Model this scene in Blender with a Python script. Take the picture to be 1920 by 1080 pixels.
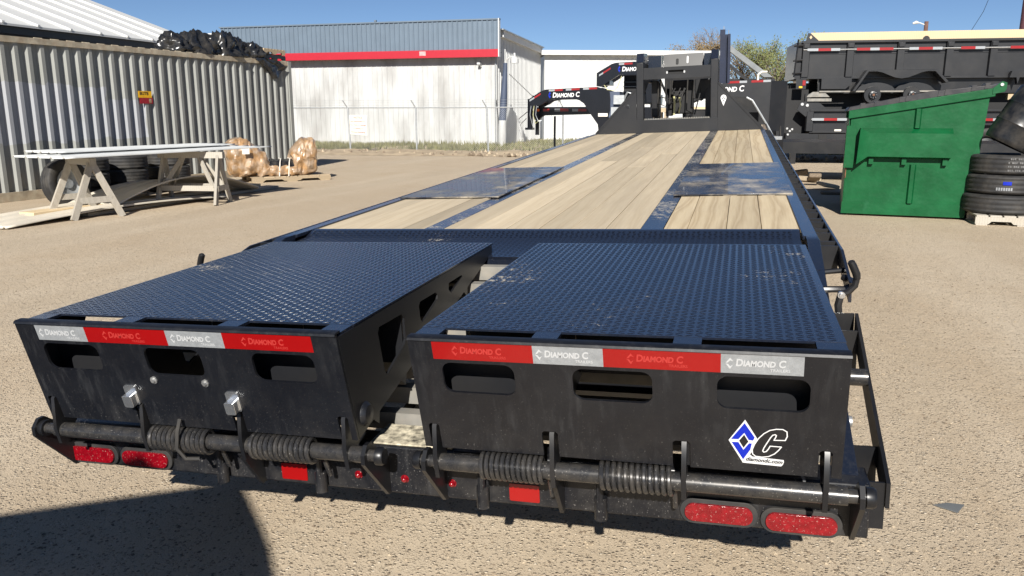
import bpy, bmesh, math, random
from mathutils import Vector, Matrix, noise as mnoise
from mathutils.geometry import tessellate_polygon
R = math.radians
rnd = random.Random(11)
for o in list(bpy.data.objects): bpy.data.objects.remove(o)
sc = bpy.context.scene
col = sc.collection
# ------------------------------------------------------------------ camera
cd = bpy.data.cameras.new('camera'); cam = bpy.data.objects.new('camera', cd); col.objects.link(cam)
cam.location = (0.8914, -3.6130, 1.5)
cam.rotation_euler = (R(90-12.448), 0, R(15.645))
cd.sensor_width = 36; cd.lens = 28.115; cd.clip_start = 0.05; cd.clip_end = 2000
sc.camera = cam
# ------------------------------------------------------------------ sky, sun, exposure
SUN_EL, SUN_AZ = 32.0, 9.2            # elevation; shadows run 9 degrees left of the trailer's heading
w = bpy.data.worlds.new('World'); sc.world = w; w.use_nodes = True
nt = w.node_tree; bg = nt.nodes['Background']
sky = nt.nodes.new('ShaderNodeTexSky'); sky.sky_type = 'NISHITA'; sky.sun_disc = False
sky.sun_elevation = R(SUN_EL); sky.sun_rotation = R(180-SUN_AZ)
sky.altitude = 3000; sky.air_density = 0.8; sky.dust_density = 0.0; sky.ozone_density = 3.7
nt.links.new(sky.outputs[0], bg.inputs[0]); bg.inputs[1].default_value = 0.053
sd = bpy.data.lights.new('sun', 'SUN'); sd.energy = 5.0; sd.angle = R(0.53); sd.color = (1.0, 0.955, 0.88)
so = bpy.data.objects.new('sun', sd); col.objects.link(so)
tosun = Vector((math.sin(R(SUN_AZ))*math.cos(R(SUN_EL)), -math.cos(R(SUN_AZ))*math.cos(R(SUN_EL)), math.sin(R(SUN_EL))))
so.rotation_euler = tosun.to_track_quat('Z', 'Y').to_euler(); so.location = tosun*40
sc.view_settings.view_transform = 'Standard'; sc.view_settings.look = 'None'
sc.view_settings.gamma = 1.0; sc.view_settings.exposure = 0.66
sc.render.engine = 'CYCLES'

# ------------------------------------------------------------------ materials
def lin(r, g, b):
    f = lambda c: (c/255/12.92) if c/255 <= 0.04045 else ((c/255+0.055)/1.055)**2.4
    return (f(r), f(g), f(b), 1)
MAT = {}
class G:
    def __init__(s, name):
        s.m = bpy.data.materials.new(name); s.m.use_nodes = True; s.t = s.m.node_tree
        s.b = s.t.nodes['Principled BSDF']; MAT[name] = s.m
        s.co = s.n('ShaderNodeTexCoord')
    def n(s, t, **k):
        x = s.t.nodes.new(t)
        for a, v in k.items(): setattr(x, a, v)
        return x
    def l(s, a, b): s.t.links.new(a, b)
    def inp(s, node, name, v):
        if hasattr(v, 'is_linked') or hasattr(v, 'links'): s.l(v, node.inputs[name])
        else: node.inputs[name].default_value = v
    def map(s, scale=(1,1,1), loc=(0,0,0), rot=(0,0,0), src=None):
        m = s.n('ShaderNodeMapping'); m.inputs['Scale'].default_value = scale; m.inputs['Location'].default_value = loc
        m.inputs['Rotation'].default_value = rot
        s.l(src or s.co.outputs['Object'], m.inputs[0]); return m.outputs[0]
    def noise(s, scale, detail=4, rough=0.55, src=None, dist=0.0):
        x = s.n('ShaderNodeTexNoise'); x.inputs['Scale'].default_value = scale; x.inputs['Detail'].default_value = detail
        x.inputs['Roughness'].default_value = rough; x.inputs['Distortion'].default_value = dist
        s.l(src or s.co.outputs['Object'], x.inputs['Vector']); return x.outputs[0]
    def ramp(s, v, *stops):
        x = s.n('ShaderNodeValToRGB'); e = x.color_ramp.elements
        while len(e) < len(stops): e.new(0.5)
        for el, (p, c) in zip(e, stops):
            el.position = p; el.color = c if hasattr(c, '__len__') else (c, c, c, 1)
        s.l(v, x.inputs[0]); return x.outputs[0]
    def mix(s, f, a, b, mode='MIX'):
        x = s.n('ShaderNodeMix', data_type='RGBA', blend_type=mode)
        for i, v in ((0, f), (6, a), (7, b)):
            if hasattr(v, 'links'): s.l(v, x.inputs[i])
            else: x.inputs[i].default_value = v
        return x.outputs[2]
    def math(s, op, a, b=0.0):
        x = s.n('ShaderNodeMath', operation=op)
        for i, v in ((0, a), (1, b)):
            if hasattr(v, 'links'): s.l(v, x.inputs[i])
            else: x.inputs[i].default_value = v
        return x.outputs[0]
    def bump(s, h, strength=0.3, dist=0.01, normal=None):
        x = s.n('ShaderNodeBump'); x.inputs['Strength'].default_value = strength; x.inputs['Distance'].default_value = dist
        s.l(h, x.inputs['Height'])
        if normal: s.l(normal, x.inputs['Normal'])
        return x.outputs[0]
    def out(s, base=None, rough=None, metal=None, normal=None, coat=None, spec=None):
        for nm, v in (('Base Color', base), ('Roughness', rough), ('Metallic', metal), ('Normal', normal), ('Coat Weight', coat), ('Specular IOR Level', spec)):
            if v is None: continue
            if hasattr(v, 'links'): s.l(v, s.b.inputs[nm])
            else: s.b.inputs[nm].default_value = v
        return s.m
def simple(name, c, rough=0.5, metal=0.0, var=0.18, scale=6.0, dust=0.0, dustc=(0.36,0.31,0.24,1), dscale=3.0, specks=0.0, bump=0.0, bscale=40, coat=0.0):
    g = G(name)
    n = g.noise(scale, 5)
    lo = tuple(x*(1-var) for x in c[:3])+(1,); hi = tuple(min(1, x*(1+var)) for x in c[:3])+(1,)
    colr = g.ramp(n, (0.3, lo), (0.7, hi)); ro = rough
    if dust > 0:
        d = g.noise(dscale, 8, 0.65)
        f = g.ramp(d, (0.42, 0.0), (0.75, dust))
        colr = g.mix(f, colr, dustc); ro = g.math('ADD', g.math('MULTIPLY', f, 0.5), rough)
    if specks > 0:
        s = g.noise(260, 2, 0.6); m = g.noise(3.5, 3)
        f = g.math('MULTIPLY', g.ramp(s, (0.66, 0.0), (0.74, 1.0)), g.ramp(m, (0.35, 0.25*specks), (0.65, specks)))
        colr = g.mix(f, colr, (0.55, 0.52, 0.47, 1))
    nrm = g.bump(g.noise(bscale, 4), bump, 0.004) if bump > 0 else None
    return g.out(colr, ro, metal, nrm, coat)
def wood(name, light, dark, ringc=0.5, scale=9.0, dist=5.0, grime=0.25):
    g = G(name)
    oi = g.n('ShaderNodeObjectInfo')
    cmb = g.n('ShaderNodeCombineXYZ'); m1 = g.math('MULTIPLY', oi.outputs['Random'], 37.0)
    g.l(m1, cmb.inputs[0]); g.l(g.math('MULTIPLY', oi.outputs['Random'], 91.0), cmb.inputs[1])
    add = g.n('ShaderNodeVectorMath', operation='ADD'); g.l(g.map((1, 0.15, 1)), add.inputs[0]); g.l(cmb.outputs[0], add.inputs[1])
    wv = g.n('ShaderNodeTexWave', wave_type='BANDS', bands_direction='X'); wv.inputs['Scale'].default_value = scale
    wv.inputs['Distortion'].default_value = dist; wv.inputs['Detail'].default_value = 2.5; wv.inputs['Detail Scale'].default_value = 1.1; wv.inputs['Detail Roughness'].default_value = 0.4
    g.l(add.outputs[0], wv.inputs[0])
    rings = g.ramp(wv.outputs[0], (0.25, 0.0), (0.62, ringc*0.5), (0.93, ringc), (1.0, ringc*0.3))
    fib = g.noise(130, 4, 0.6, g.map((1, 0.03, 1)))
    blot = g.noise(2.2, 5, 0.6, add.outputs[0])
    c = g.mix(rings, light, dark)
    c = g.mix(0.16, c, g.ramp(fib, (0.3, (0.25, 0.2, 0.14, 1)), (0.7, (0.75, 0.66, 0.52, 1))))
    c = g.mix(g.ramp(blot, (0.42, 0.0), (0.72, grime)), c, (0.30, 0.25, 0.18, 1))
    hv = g.n('ShaderNodeHueSaturation'); hv.inputs['Saturation'].default_value = 1.0
    g.l(g.math('ADD', g.math('MULTIPLY', oi.outputs['Random'], 0.36), 0.80), hv.inputs['Value']); g.l(c, hv.inputs['Color'])
    nr = g.bump(g.math('ADD', g.math('MULTIPLY', rings, 0.6), fib), 0.25, 0.003)
    return g.out(hv.outputs[0], 0.72, 0.0, nr)

g = G('black_paint')
c = g.ramp(g.noise(5, 5), (0.3, (0.0055, 0.006, 0.0085, 1)), (0.7, (0.0085, 0.0095, 0.0125, 1)))
stk = g.noise(1.0, 5, 0.6, g.map((46, 46, 1.6))); big_ = g.noise(3.0, 4)
c = g.mix(g.math('MULTIPLY', g.ramp(stk, (0.52, 0.0), (0.78, 0.08)), g.ramp(big_, (0.4, 0.2), (0.65, 1.0))), c, (0.28, 0.285, 0.29, 1))
sep = g.n('ShaderNodeSeparateXYZ'); g.l(g.co.outputs['Object'], sep.inputs[0])
low = g.ramp(g.math('ADD', sep.outputs[2], 0.0), (0.42, 1.0), (0.78, 0.12))
sp = g.math('MULTIPLY', g.ramp(g.noise(230, 2, 0.6), (0.66, 0.0), (0.73, 0.6)), low)
dst = g.math('MULTIPLY', g.ramp(g.noise(9, 7, 0.7), (0.45, 0.0), (0.75, 0.10)), low)
c = g.mix(dst, c, (0.34, 0.31, 0.27, 1)); c = g.mix(sp, c, (0.44, 0.42, 0.39, 1))
g.out(c, g.math('ADD', 0.28, g.math('MULTIPLY', stk, 0.14)), 0, g.bump(g.noise(90, 3), 0.03, 0.003))
simple('deep_black', (0.0055, 0.006, 0.009, 1), 0.25, 0, 0.2, 3)  # darker, smoother black than black_sheet, for the left-hand necks
simple('black_frame', (0.009, 0.0095, 0.0115, 1), 0.36, 0, 0.25, 4, dust=0.035, dscale=3)
simple('black_sheet', (0.0105, 0.0112, 0.0135, 1), 0.38, 0, 0.15, 3, dust=0.025, dscale=2)
simple('dusty_steel', (0.20, 0.195, 0.18, 1), 0.6, 0.1, 0.25, 9, dust=0.5, dscale=7)
simple('spring_steel', (0.032, 0.032, 0.034, 1), 0.27, 0.35, 0.2, 8, dust=0.14, dscale=30, specks=0.9)
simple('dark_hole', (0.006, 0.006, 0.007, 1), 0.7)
simple('red_tape', lin(140, 7, 8), 0.35, 0, 0.06, 5, coat=0.3)
simple('silver_tape', (0.30, 0.315, 0.33, 1), 0.42, 0.25, 0.12, 60, bump=0.2, bscale=160)
simple('red_print', lin(170, 50, 46), 0.4, 0, 0.03)
simple('white_print', (0.66, 0.66, 0.66, 1), 0.4, 0, 0.03)
simple('blue_print', lin(4, 36, 168), 0.35, 0, 0.05)
simple('black_print', (0.012, 0.012, 0.014, 1), 0.4, 0, 0.1)
g = G('lens_red'); n = g.noise(160, 2); f = g.ramp(n, (0.62, 0.0), (0.72, 0.8))
v = g.n('ShaderNodeTexVoronoi'); v.inputs['Scale'].default_value = 60; g.l(g.co.outputs['Object'], v.inputs['Vector'])
c = g.mix(g.ramp(v.outputs[0], (0.0, 0.0), (0.7, 1.0)), (0.25, 0.003, 0.009, 1), (0.16, 0.001, 0.005, 1))
g.out(g.mix(g.math('MULTIPLY', f, 0.6), c, (0.5, 0.33, 0.30, 1)), 0.16, 0, g.bump(v.outputs[0], 0.3, 0.004), 0.6)
simple('lens_amber', lin(225, 105, 25), 0.25, 0, 0.1)
simple('chrome', (0.72, 0.73, 0.74, 1), 0.22, 0.9, 0.1, 30)
simple('zinc', (0.55, 0.55, 0.54, 1), 0.4, 0.8, 0.15, 25)
simple('rubber', (0.018, 0.018, 0.019, 1), 0.7, 0, 0.3, 8, dust=0.12, dscale=5)
simple('grip_rubber', (0.010, 0.010, 0.011, 1), 0.42, 0, 0.2, 30)
wood('deck_wood', (0.555, 0.46, 0.315, 1), (0.38, 0.285, 0.165, 1), 0.32, 3.4, 9.0, 0.5)
wood('grained_deck_wood', (0.57, 0.46, 0.29, 1), (0.33, 0.23, 0.115, 1), 0.62, 3.4, 9.0, 0.45)
wood('pale_lumber', (0.58, 0.45, 0.27, 1), (0.40, 0.27, 0.13, 1), 0.35, 7, 3, 0.15)
wood('pallet_wood', (0.42, 0.32, 0.20, 1), (0.24, 0.17, 0.1, 1), 0.4, 9, 4, 0.4)
wood('grey_wood', (0.36, 0.34, 0.30, 1), (0.22, 0.20, 0.17, 1), 0.4, 9, 4, 0.3)
# glossy tread plate, clods of pale rock dust lying on it
def tread(name, amount, lo):
    g = G(name)
    a = g.noise(1.7, 4, 0.6); b = g.noise(40, 6, 0.75, dist=0.6); c = g.noise(75, 3, 0.7)
    zone = g.ramp(a, (lo, 0.0), (lo+0.22, 1.0))
    clod = g.ramp(g.math('MULTIPLY', b, g.math('ADD', 0.62, g.math('MULTIPLY', zone, 0.45))), (0.52, 0.0), (0.60, amount))
    film = g.math('MULTIPLY', g.ramp(c, (0.45, 0.0), (0.8, 0.10)), g.math('ADD', 0.25, zone))
    colr = g.mix(film, (0.010, 0.0135, 0.024, 1), (0.30, 0.28, 0.24, 1))  # black base tinted blue to deepen the sky's reflection
    colr = g.mix(clod, colr, (0.52, 0.47, 0.38, 1))
    g.out(colr, g.math('ADD', 0.20, g.math('MULTIPLY', g.math('ADD', clod, film), 0.55)), 0, g.bump(b, 0.06, 0.003), 0.35)
    g.b.inputs['IOR'].default_value = 1.6; g.b.inputs['Coat Roughness'].default_value = 0.15
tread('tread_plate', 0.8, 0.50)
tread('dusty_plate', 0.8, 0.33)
g = G('fender_plate')
a = g.noise(1.9, 4, 0.6); b = g.noise(9, 7, 0.7, g.map((1.0, 0.55, 1)))
zone = g.ramp(a, (0.40, 0.0), (0.56, 1.0)); f = g.math('MULTIPLY', zone, g.ramp(b, (0.38, 0.0), (0.66, 0.9)))
f = g.math('ADD', f, g.ramp(b, (0.5, 0.0), (0.9, 0.12)))
g.out(g.mix(f, (0.010, 0.0135, 0.024, 1), (0.42, 0.365, 0.28, 1)), g.math('ADD', 0.22, g.math('MULTIPLY', f, 0.5)), 0, None, 0.3); g.b.inputs['IOR'].default_value = 1.6  # same blue sky-reflection tint in the black base, under tan dust
g = G('green_paint')
n1 = g.noise(2.4, 6, 0.65); n2 = g.noise(5, 8, 0.7, g.map((1, 1, 0.35))); n3 = g.noise(38, 4, 0.7)
c = g.mix(g.ramp(n1, (0.35, 0.0), (0.7, 1.0)), lin(3, 68, 34), lin(6, 86, 46))
c = g.mix(g.ramp(n2, (0.60, 0.0), (0.76, 0.3)), c, lin(50, 104, 76)); c = g.mix(g.ramp(n2, (0.27, 0.75), (0.33, 0.0)), c, (0.10, 0.05, 0.028, 1))
c = g.mix(g.ramp(n3, (0.72, 0.0), (0.76, 0.6)), c, (0.20, 0.24, 0.18, 1))
g.out(c, g.math('ADD', 0.30, g.math('MULTIPLY', n1, 0.25)), 0, g.bump(g.noise(3.2, 3), 0.35, 0.03), None, 0.28)
simple('silver_print', (0.47, 0.48, 0.49, 1), 0.45, 0.1, 0.05)
simple('scrap_grey', (0.17, 0.18, 0.185, 1), 0.5, 0.4, 0.15)
simple('rust', (0.16, 0.07, 0.035, 1), 0.85, 0, 0.4, 20)
simple('lid_plastic', (0.016, 0.016, 0.02, 1), 0.42, 0, 0.3, 6, dust=0.07, dscale=8)
simple('white_metal_wall', (0.56, 0.57, 0.565, 1), 0.5, 0, 0.06, 2)
g = G('stained_white_wall')
mp = g.map((0.55, 0.55, 0.16)); s1 = g.noise(1.9, 6, 0.6, mp); s2 = g.noise(5, 5, 0.6, g.map((1, 1, 0.12)))
colr = g.mix(g.ramp(s1, (0.44, 0.0), (0.66, 0.8)), (0.49, 0.50, 0.495, 1), (0.29, 0.285, 0.275, 1))
colr = g.mix(g.ramp(s2, (0.55, 0.0), (0.85, 0.28)), colr, (0.32, 0.275, 0.26, 1))
g.out(colr, 0.55)
simple('grey_metal', lin(100, 114, 128), 0.5, 0.1, 0.07, 1.5)
simple('red_band', lin(168, 26, 44), 0.5, 0, 0.05)
simple('slate_wall', lin(66, 76, 96), 0.6, 0, 0.12, 2)
simple('white_roof', (0.62, 0.62, 0.60, 1), 0.45, 0, 0.03, 2)
simple('galvanised', (0.42, 0.44, 0.45, 1), 0.45, 0.6, 0.15, 12)
simple('sheet_metal', (0.60, 0.61, 0.60, 1), 0.5, 0.0, 0.08, 3)
simple('beige_sheet', (0.60, 0.55, 0.46, 1), 0.55, 0, 0.12, 2, dust=0.15)
# container: khaki paint, overpainted pale blue-white patch, rust
g = G('container_paint')
base = g.mix(g.ramp(g.noise(1.1, 5), (0.35, 0.0), (0.7, 1.0)), (0.235, 0.24, 0.222, 1), (0.285, 0.29, 0.272, 1))
sep = g.n('ShaderNodeSeparateXYZ'); g.l(g.co.outputs['Object'], sep.inputs[0])
def box01(sock, lo, hi):
    wob = g.math('MULTIPLY', g.math('SUBTRACT', g.noise(1.7, 3), 0.5), 0.35)
    v = g.math('ADD', sock, wob)
    return g.math('MULTIPLY', g.math('GREATER_THAN', v, lo), g.math('LESS_THAN', v, hi))
p1 = g.math('MULTIPLY', box01(sep.outputs[1], -3, 7.35), box01(sep.outputs[2], 0.98, 1.72))
p2 = g.math('MULTIPLY', box01(sep.outputs[1], 3.0, 6.4), box01(sep.outputs[2], 1.2, 1.95))
p3 = g.math('MULTIPLY', box01(sep.outputs[1], 5.3, 9.0), g.math('LESS_THAN', sep.outputs[2], 0.55))
base = g.mix(g.math('MULTIPLY', g.math('MAXIMUM', p1, p2), 0.5), base, (0.37, 0.385, 0.44, 1))
base = g.mix(g.math('MULTIPLY', g.ramp(g.noise(1.3, 6, 0.6), (0.58, 0.0), (0.68, 0.4)), 1.0), base, (0.22, 0.23, 0.20, 1))
rs = g.ramp(g.noise(2.6, 8, 0.7, g.map((1, 1, 0.5))), (0.66, 0.0), (0.76, 0.85))
g.out(g.mix(rs, base, (0.20, 0.105, 0.055, 1)), 0.6)
simple('container_rail', (0.40, 0.35, 0.26, 1), 0.7, 0, 0.3, 5, dust=0.5, dustc=(0.24, 0.13, 0.07, 1), dscale=6)
# black polythene and kraft paper
simple('black_plastic', (0.012, 0.013, 0.015, 1), 0.24, 0, 0.3, 4, dust=0.12, dscale=5, bump=0.5, bscale=14)
simple('drum_plastic', (0.011, 0.012, 0.014, 1), 0.34, 0, 0.3, 4, dust=0.10, dscale=8, bump=0.1, bscale=20)
simple('kraft', (0.30, 0.175, 0.08, 1), 0.30, 0, 0.3, 5, dust=0.75, dustc=(0.50, 0.44, 0.37, 1), dscale=6, bump=1.0, bscale=9, coat=0.6)
simple('sign_white', (0.74, 0.70, 0.62, 1), 0.5, 0, 0.05)
simple('sign_red', lin(140, 52, 52), 0.5, 0, 0.05)
simple('yellow_sticker', lin(232, 176, 22), 0.5, 0, 0.1, 30)
simple('red_sticker', lin(150, 25, 38), 0.5, 0, 0.2, 30)
simple('lamp_grey', (0.62, 0.63, 0.62, 1), 0.45, 0.2, 0.1, 10)
simple('maroon_pole', (0.10, 0.035, 0.045, 1), 0.7, 0, 0.2)
simple('timber_pole', (0.13, 0.07, 0.055, 1), 0.85, 0, 0.25, 4)
simple('bark', (0.13, 0.105, 0.085, 1), 0.9, 0, 0.3, 12)
simple('twig', (0.20, 0.165, 0.145, 1), 0.9, 0, 0.3, 12)
for nm, c in (('leaf_green', (0.15, 0.165, 0.06)), ('leaf_olive', (0.16, 0.14, 0.065)), ('leaf_tan', (0.20, 0.145, 0.075))):
    g = G(nm); n = g.noise(1.6, 3)
    g.out(g.ramp(n, (0.3, tuple(x*0.65 for x in c)+(1,)), (0.7, tuple(x*1.35 for x in c)+(1,))), 0.7)
    g.b.inputs['Subsurface Weight'].default_value = 0.0
simple('grass_blade', (0.155, 0.15, 0.062, 1), 0.75, 0, 0.4, 0.8)
simple('chain_yellow', (0.5, 0.48, 0.25, 1), 0.5, 0.3, 0.2)
simple('caster_white', (0.75, 0.75, 0.75, 1), 0.35)
simple('stone_a', (0.40, 0.325, 0.23, 1), 0.85, 0, 0.35, 60)
simple('stone_b', (0.17, 0.13, 0.09, 1), 0.85, 0, 0.4, 60)
simple('dirt', (0.34, 0.27, 0.185, 1), 0.95, 0, 0.3, 3, bump=0.8, bscale=6)
# gravel lot
g = G('gravel')
big = g.noise(0.16, 5, 0.55); mid = g.noise(1.4, 6, 0.65)
base = g.mix(g.ramp(big, (0.3, 0.0), (0.7, 1.0)), (0.49, 0.385, 0.265, 1), (0.55, 0.45, 0.325, 1))
pat = g.noise(0.42, 7, 0.62, dist=0.4)
base = g.mix(g.ramp(pat, (0.50, 0.0), (0.66, 0.38)), base, (0.43, 0.325, 0.21, 1)); base = g.mix(g.ramp(pat, (0.30, 0.4), (0.43, 0.0)), base, (0.66, 0.55, 0.41, 1))
base = g.mix(g.ramp(mid, (0.4, 0.0), (0.78, 0.6)), base, (0.44, 0.32, 0.195, 1))
trk = g.noise(0.5, 4, 0.6, g.map((1.0, 0.16, 1), rot=(0, 0, R(-8))))
base = g.mix(g.ramp(trk, (0.48, 0.0), (0.64, 0.55)), base, (0.64, 0.545, 0.415, 1))
rut = g.n('ShaderNodeTexWave', wave_type='BANDS', bands_direction='X'); rut.inputs['Scale'].default_value = 0.11; rut.inputs['Distortion'].default_value = 5.0; rut.inputs['Detail'].default_value = 3.0; rut.inputs['Detail Scale'].default_value = 0.35
g.l(g.map((1, 0.3, 1), rot=(0, 0, R(14))), rut.inputs[0])
base = g.mix(g.ramp(rut.outputs[0], (0.80, 0.0), (0.97, 0.30)), base, (0.40, 0.315, 0.215, 1))
v1 = g.n('ShaderNodeTexVoronoi'); v1.inputs['Scale'].default_value = 74; g.l(g.co.outputs['Object'], v1.inputs['Vector'])
v2 = g.n('ShaderNodeTexVoronoi'); v2.inputs['Scale'].default_value = 165; g.l(g.co.outputs['Object'], v2.inputs['Vector'])
def vsel(v, lo, hi):
    s = g.n('ShaderNodeSeparateColor'); g.l(v.outputs['Color'], s.inputs[0])
    return g.math('MULTIPLY', g.ramp(s.outputs[0], (lo, 0.0), (hi, 1.0)), g.ramp(v.outputs['Distance'], (0.25, 1.0), (0.5, 0.0))), s
f1, s1 = vsel(v1, 0.55, 0.62); f2, s2 = vsel(v2, 0.5, 0.6)
pc1 = g.ramp(s1.outputs[1], (0.0, (0.15, 0.115, 0.08, 1)), (0.4, (0.32, 0.245, 0.165, 1)), (0.75, (0.54, 0.45, 0.33, 1)), (1.0, (0.70, 0.62, 0.50, 1)))
pc2 = g.ramp(s2.outputs[1], (0.0, (0.17, 0.13, 0.085, 1)), (0.5, (0.40, 0.31, 0.21, 1)), (1.0, (0.66, 0.57, 0.45, 1)))
gr = g.noise(260, 3, 0.7)
base = g.mix(g.math('MULTIPLY', f2, 0.85), base, pc2); base = g.mix(g.math('MULTIPLY', f1, 0.95), base, pc1)
base = g.mix(0.22, base, g.ramp(gr, (0.35, (0.24, 0.185, 0.12, 1)), (0.65, (0.70, 0.60, 0.46, 1))))
h = g.math('ADD', g.math('ADD', g.math('MULTIPLY', f1, 1.0), g.math('MULTIPLY', f2, 0.55)), g.math('MULTIPLY', gr, 0.35))
h2 = g.math('ADD', h, g.math('MULTIPLY', g.noise(9, 4), 0.8))
g.out(base, 0.92, 0, g.bump(h2, 0.8, 0.011))

# ------------------------------------------------------------------ mesh helpers
class MB:
    def __init__(s, dz=0.0): s.v = []; s.f = []; s.dz = dz
    def add(s, vs, fs):
        k = len(s.v); s.v += [tuple(v) for v in vs]; s.f += [tuple(i+k for i in f) for f in fs]; return s
    def box(s, x0, x1, y0, y1, z0, z1):
        return s.add([(x0,y0,z0),(x1,y0,z0),(x1,y1,z0),(x0,y1,z0),(x0,y0,z1),(x1,y0,z1),(x1,y1,z1),(x0,y1,z1)],
                     [(0,3,2,1),(4,5,6,7),(0,1,5,4),(1,2,6,5),(2,3,7,6),(3,0,4,7)])
    def beam(s, p0, p1, w_, h_, up=(0,0,1)):
        p0 = Vector(p0); p1 = Vector(p1); d = (p1-p0).normalized(); up = Vector(up)
        if abs(d.dot(up)) > 0.98: up = Vector((1,0,0))
        a = d.cross(up).normalized()*w_/2; b = a.cross(d).normalized()*h_/2
        q = [p+sa*a+sb*b for p in (p0, p1) for sa, sb in ((-1,-1),(1,-1),(1,1),(-1,1))]
        return s.add(q, [(0,1,2,3),(7,6,5,4),(0,4,5,1),(1,5,6,2),(2,6,7,3),(3,7,4,0)])
    def plate(s, outer, holes, O, U, V, N, t):
        O, U, V, N = Vector(O), Vector(U), Vector(V), Vector(N)
        loops = [outer]+list(holes); P = [p for lp in loops for p in lp]
        tris = tessellate_polygon([[Vector((p[0], p[1], 0)) for p in lp] for lp in loops])
        n = len(P); vs = [O+U*p[0]+V*p[1] for p in P]; vs += [q+N*t for q in vs]
        fs = [tuple(tr) for tr in tris]+[tuple(i+n for i in reversed(tr)) for tr in tris]
        k = 0
        for lp in loops:
            m = len(lp)
            for i in range(m):
                a, b = k+i, k+(i+1) % m; fs.append((a, b, b+n, a+n))
            k += m
        return s.add(vs, fs)
    def prism(s, poly, a, b, axis='y'):
        if axis == 'y': return s.plate(poly, [], (0, a, 0), (1,0,0), (0,0,1), (0,1,0), b-a)
        if axis == 'x': return s.plate(poly, [], (a, 0, 0), (0,1,0), (0,0,1), (1,0,0), b-a)
        return s.plate(poly, [], (0, 0, a), (1,0,0), (0,1,0), (0,0,1), b-a)
    def tube(s, path, r, n=8, caps=True):
        path = [Vector(p) for p in path]; rings = []; up = None; k = len(s.v)
        for i, p in enumerate(path):
            d = (path[min(i+1, len(path)-1)]-path[max(i-1, 0)]).normalized()
            if up is None:
                up = Vector((0,0,1)) if abs(d.z) < 0.9 else Vector((1,0,0))
            a = d.cross(up).normalized(); up = a.cross(d).normalized()
            rr = r[i] if hasattr(r, '__len__') else r
            s.v += [tuple(p+(a*math.cos(t)+up*math.sin(t))*rr) for t in (2*math.pi*j/n for j in range(n))]
        for i in range(len(path)-1):
            for j in range(n):
                s.f.append((k+i*n+j, k+i*n+(j+1) % n, k+(i+1)*n+(j+1) % n, k+(i+1)*n+j))
        if caps:
            s.f.append(tuple(k+j for j in reversed(range(n)))); e = k+(len(path)-1)*n; s.f.append(tuple(e+j for j in range(n)))
        return s
    def lathe(s, prof, O, ax, n=24, closed=False):
        O = Vector(O); ax = Vector(ax).normalized(); a = ax.orthogonal().normalized(); b = ax.cross(a); k = len(s.v); m = len(prof)
        for j in range(n):
            t = 2*math.pi*j/n; d = a*math.cos(t)+b*math.sin(t)
            s.v += [tuple(O+ax*h+d*r) for r, h in prof]
        for j in range(n):
            j2 = (j+1) % n
            for i in range(m if closed else m-1):
                i2 = (i+1) % m
                s.f.append((k+j*m+i, k+j*m+i2, k+j2*m+i2, k+j2*m+i))
        return s
    def grid(s, fn, nu, nv):
        k = len(s.v)
        s.v += [tuple(fn(i/nu, j/nv)) for i in range(nu+1) for j in range(nv+1)]
        s.f += [(k+i*(nv+1)+j, k+(i+1)*(nv+1)+j, k+(i+1)*(nv+1)+j+1, k+i*(nv+1)+j+1) for i in range(nu) for j in range(nv)]
        return s
    def mesh(s, name, mat, smooth=True, fix=True):
        me = bpy.data.meshes.new(name)
        me.from_pydata([(v[0], v[1], v[2]+s.dz) for v in s.v], [], s.f); me.validate()
        if fix:
            bm = bmesh.new(); bm.from_mesh(me); bmesh.ops.recalc_face_normals(bm, faces=bm.faces); bm.to_mesh(me); bm.free()
        if smooth: me.shade_smooth(); me.set_sharp_from_angle(angle=R(getattr(s, 'sharp', 38)))
        me.materials.append(MAT[mat]); return me
    def build(s, name, mat, parent=None, bevel=0.0, smooth=True, fix=True):
        o = bpy.data.objects.new(name, s.mesh(name, mat, smooth, fix)); col.objects.link(o); o.parent = parent
        if bevel > 0:
            b = o.modifiers.new('bevel', 'BEVEL'); b.width = bevel; b.segments = 2; b.limit_method = 'ANGLE'; b.angle_limit = R(40); b.harden_normals = False
        return o
def inst(me, name, parent=None, loc=(0,0,0), rot=(0,0,0), scale=(1,1,1)):
    o = bpy.data.objects.new(name, me); col.objects.link(o); o.parent = parent; o.location = loc; o.rotation_euler = rot; o.scale = scale; return o
def tag(o, label=None, cat=None, group=None, kind=None):
    if label: o['label'] = label
    if cat: o['category'] = cat
    if group: o['group'] = group
    if kind: o['kind'] = kind
    return o
def thing(name, label, cat, loc=(0,0,0), rz=0.0, group=None):
    o = bpy.data.objects.new(name, None); col.objects.link(o); o.location = loc; o.rotation_euler = (0, 0, rz); o.empty_display_size = 0.2
    return tag(o, label, cat, group)
def rrect(x0, x1, y0, y1, r, n=4):
    out = []
    for cx, cy, a0 in ((x1-r, y1-r, 0), (x0+r, y1-r, 90), (x0+r, y0+r, 180), (x1-r, y0+r, 270)):
        out += [(cx+r*math.cos(R(a0+90*i/n)), cy+r*math.sin(R(a0+90*i/n))) for i in range(n+1)]
    return out
_tc = {}
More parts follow.
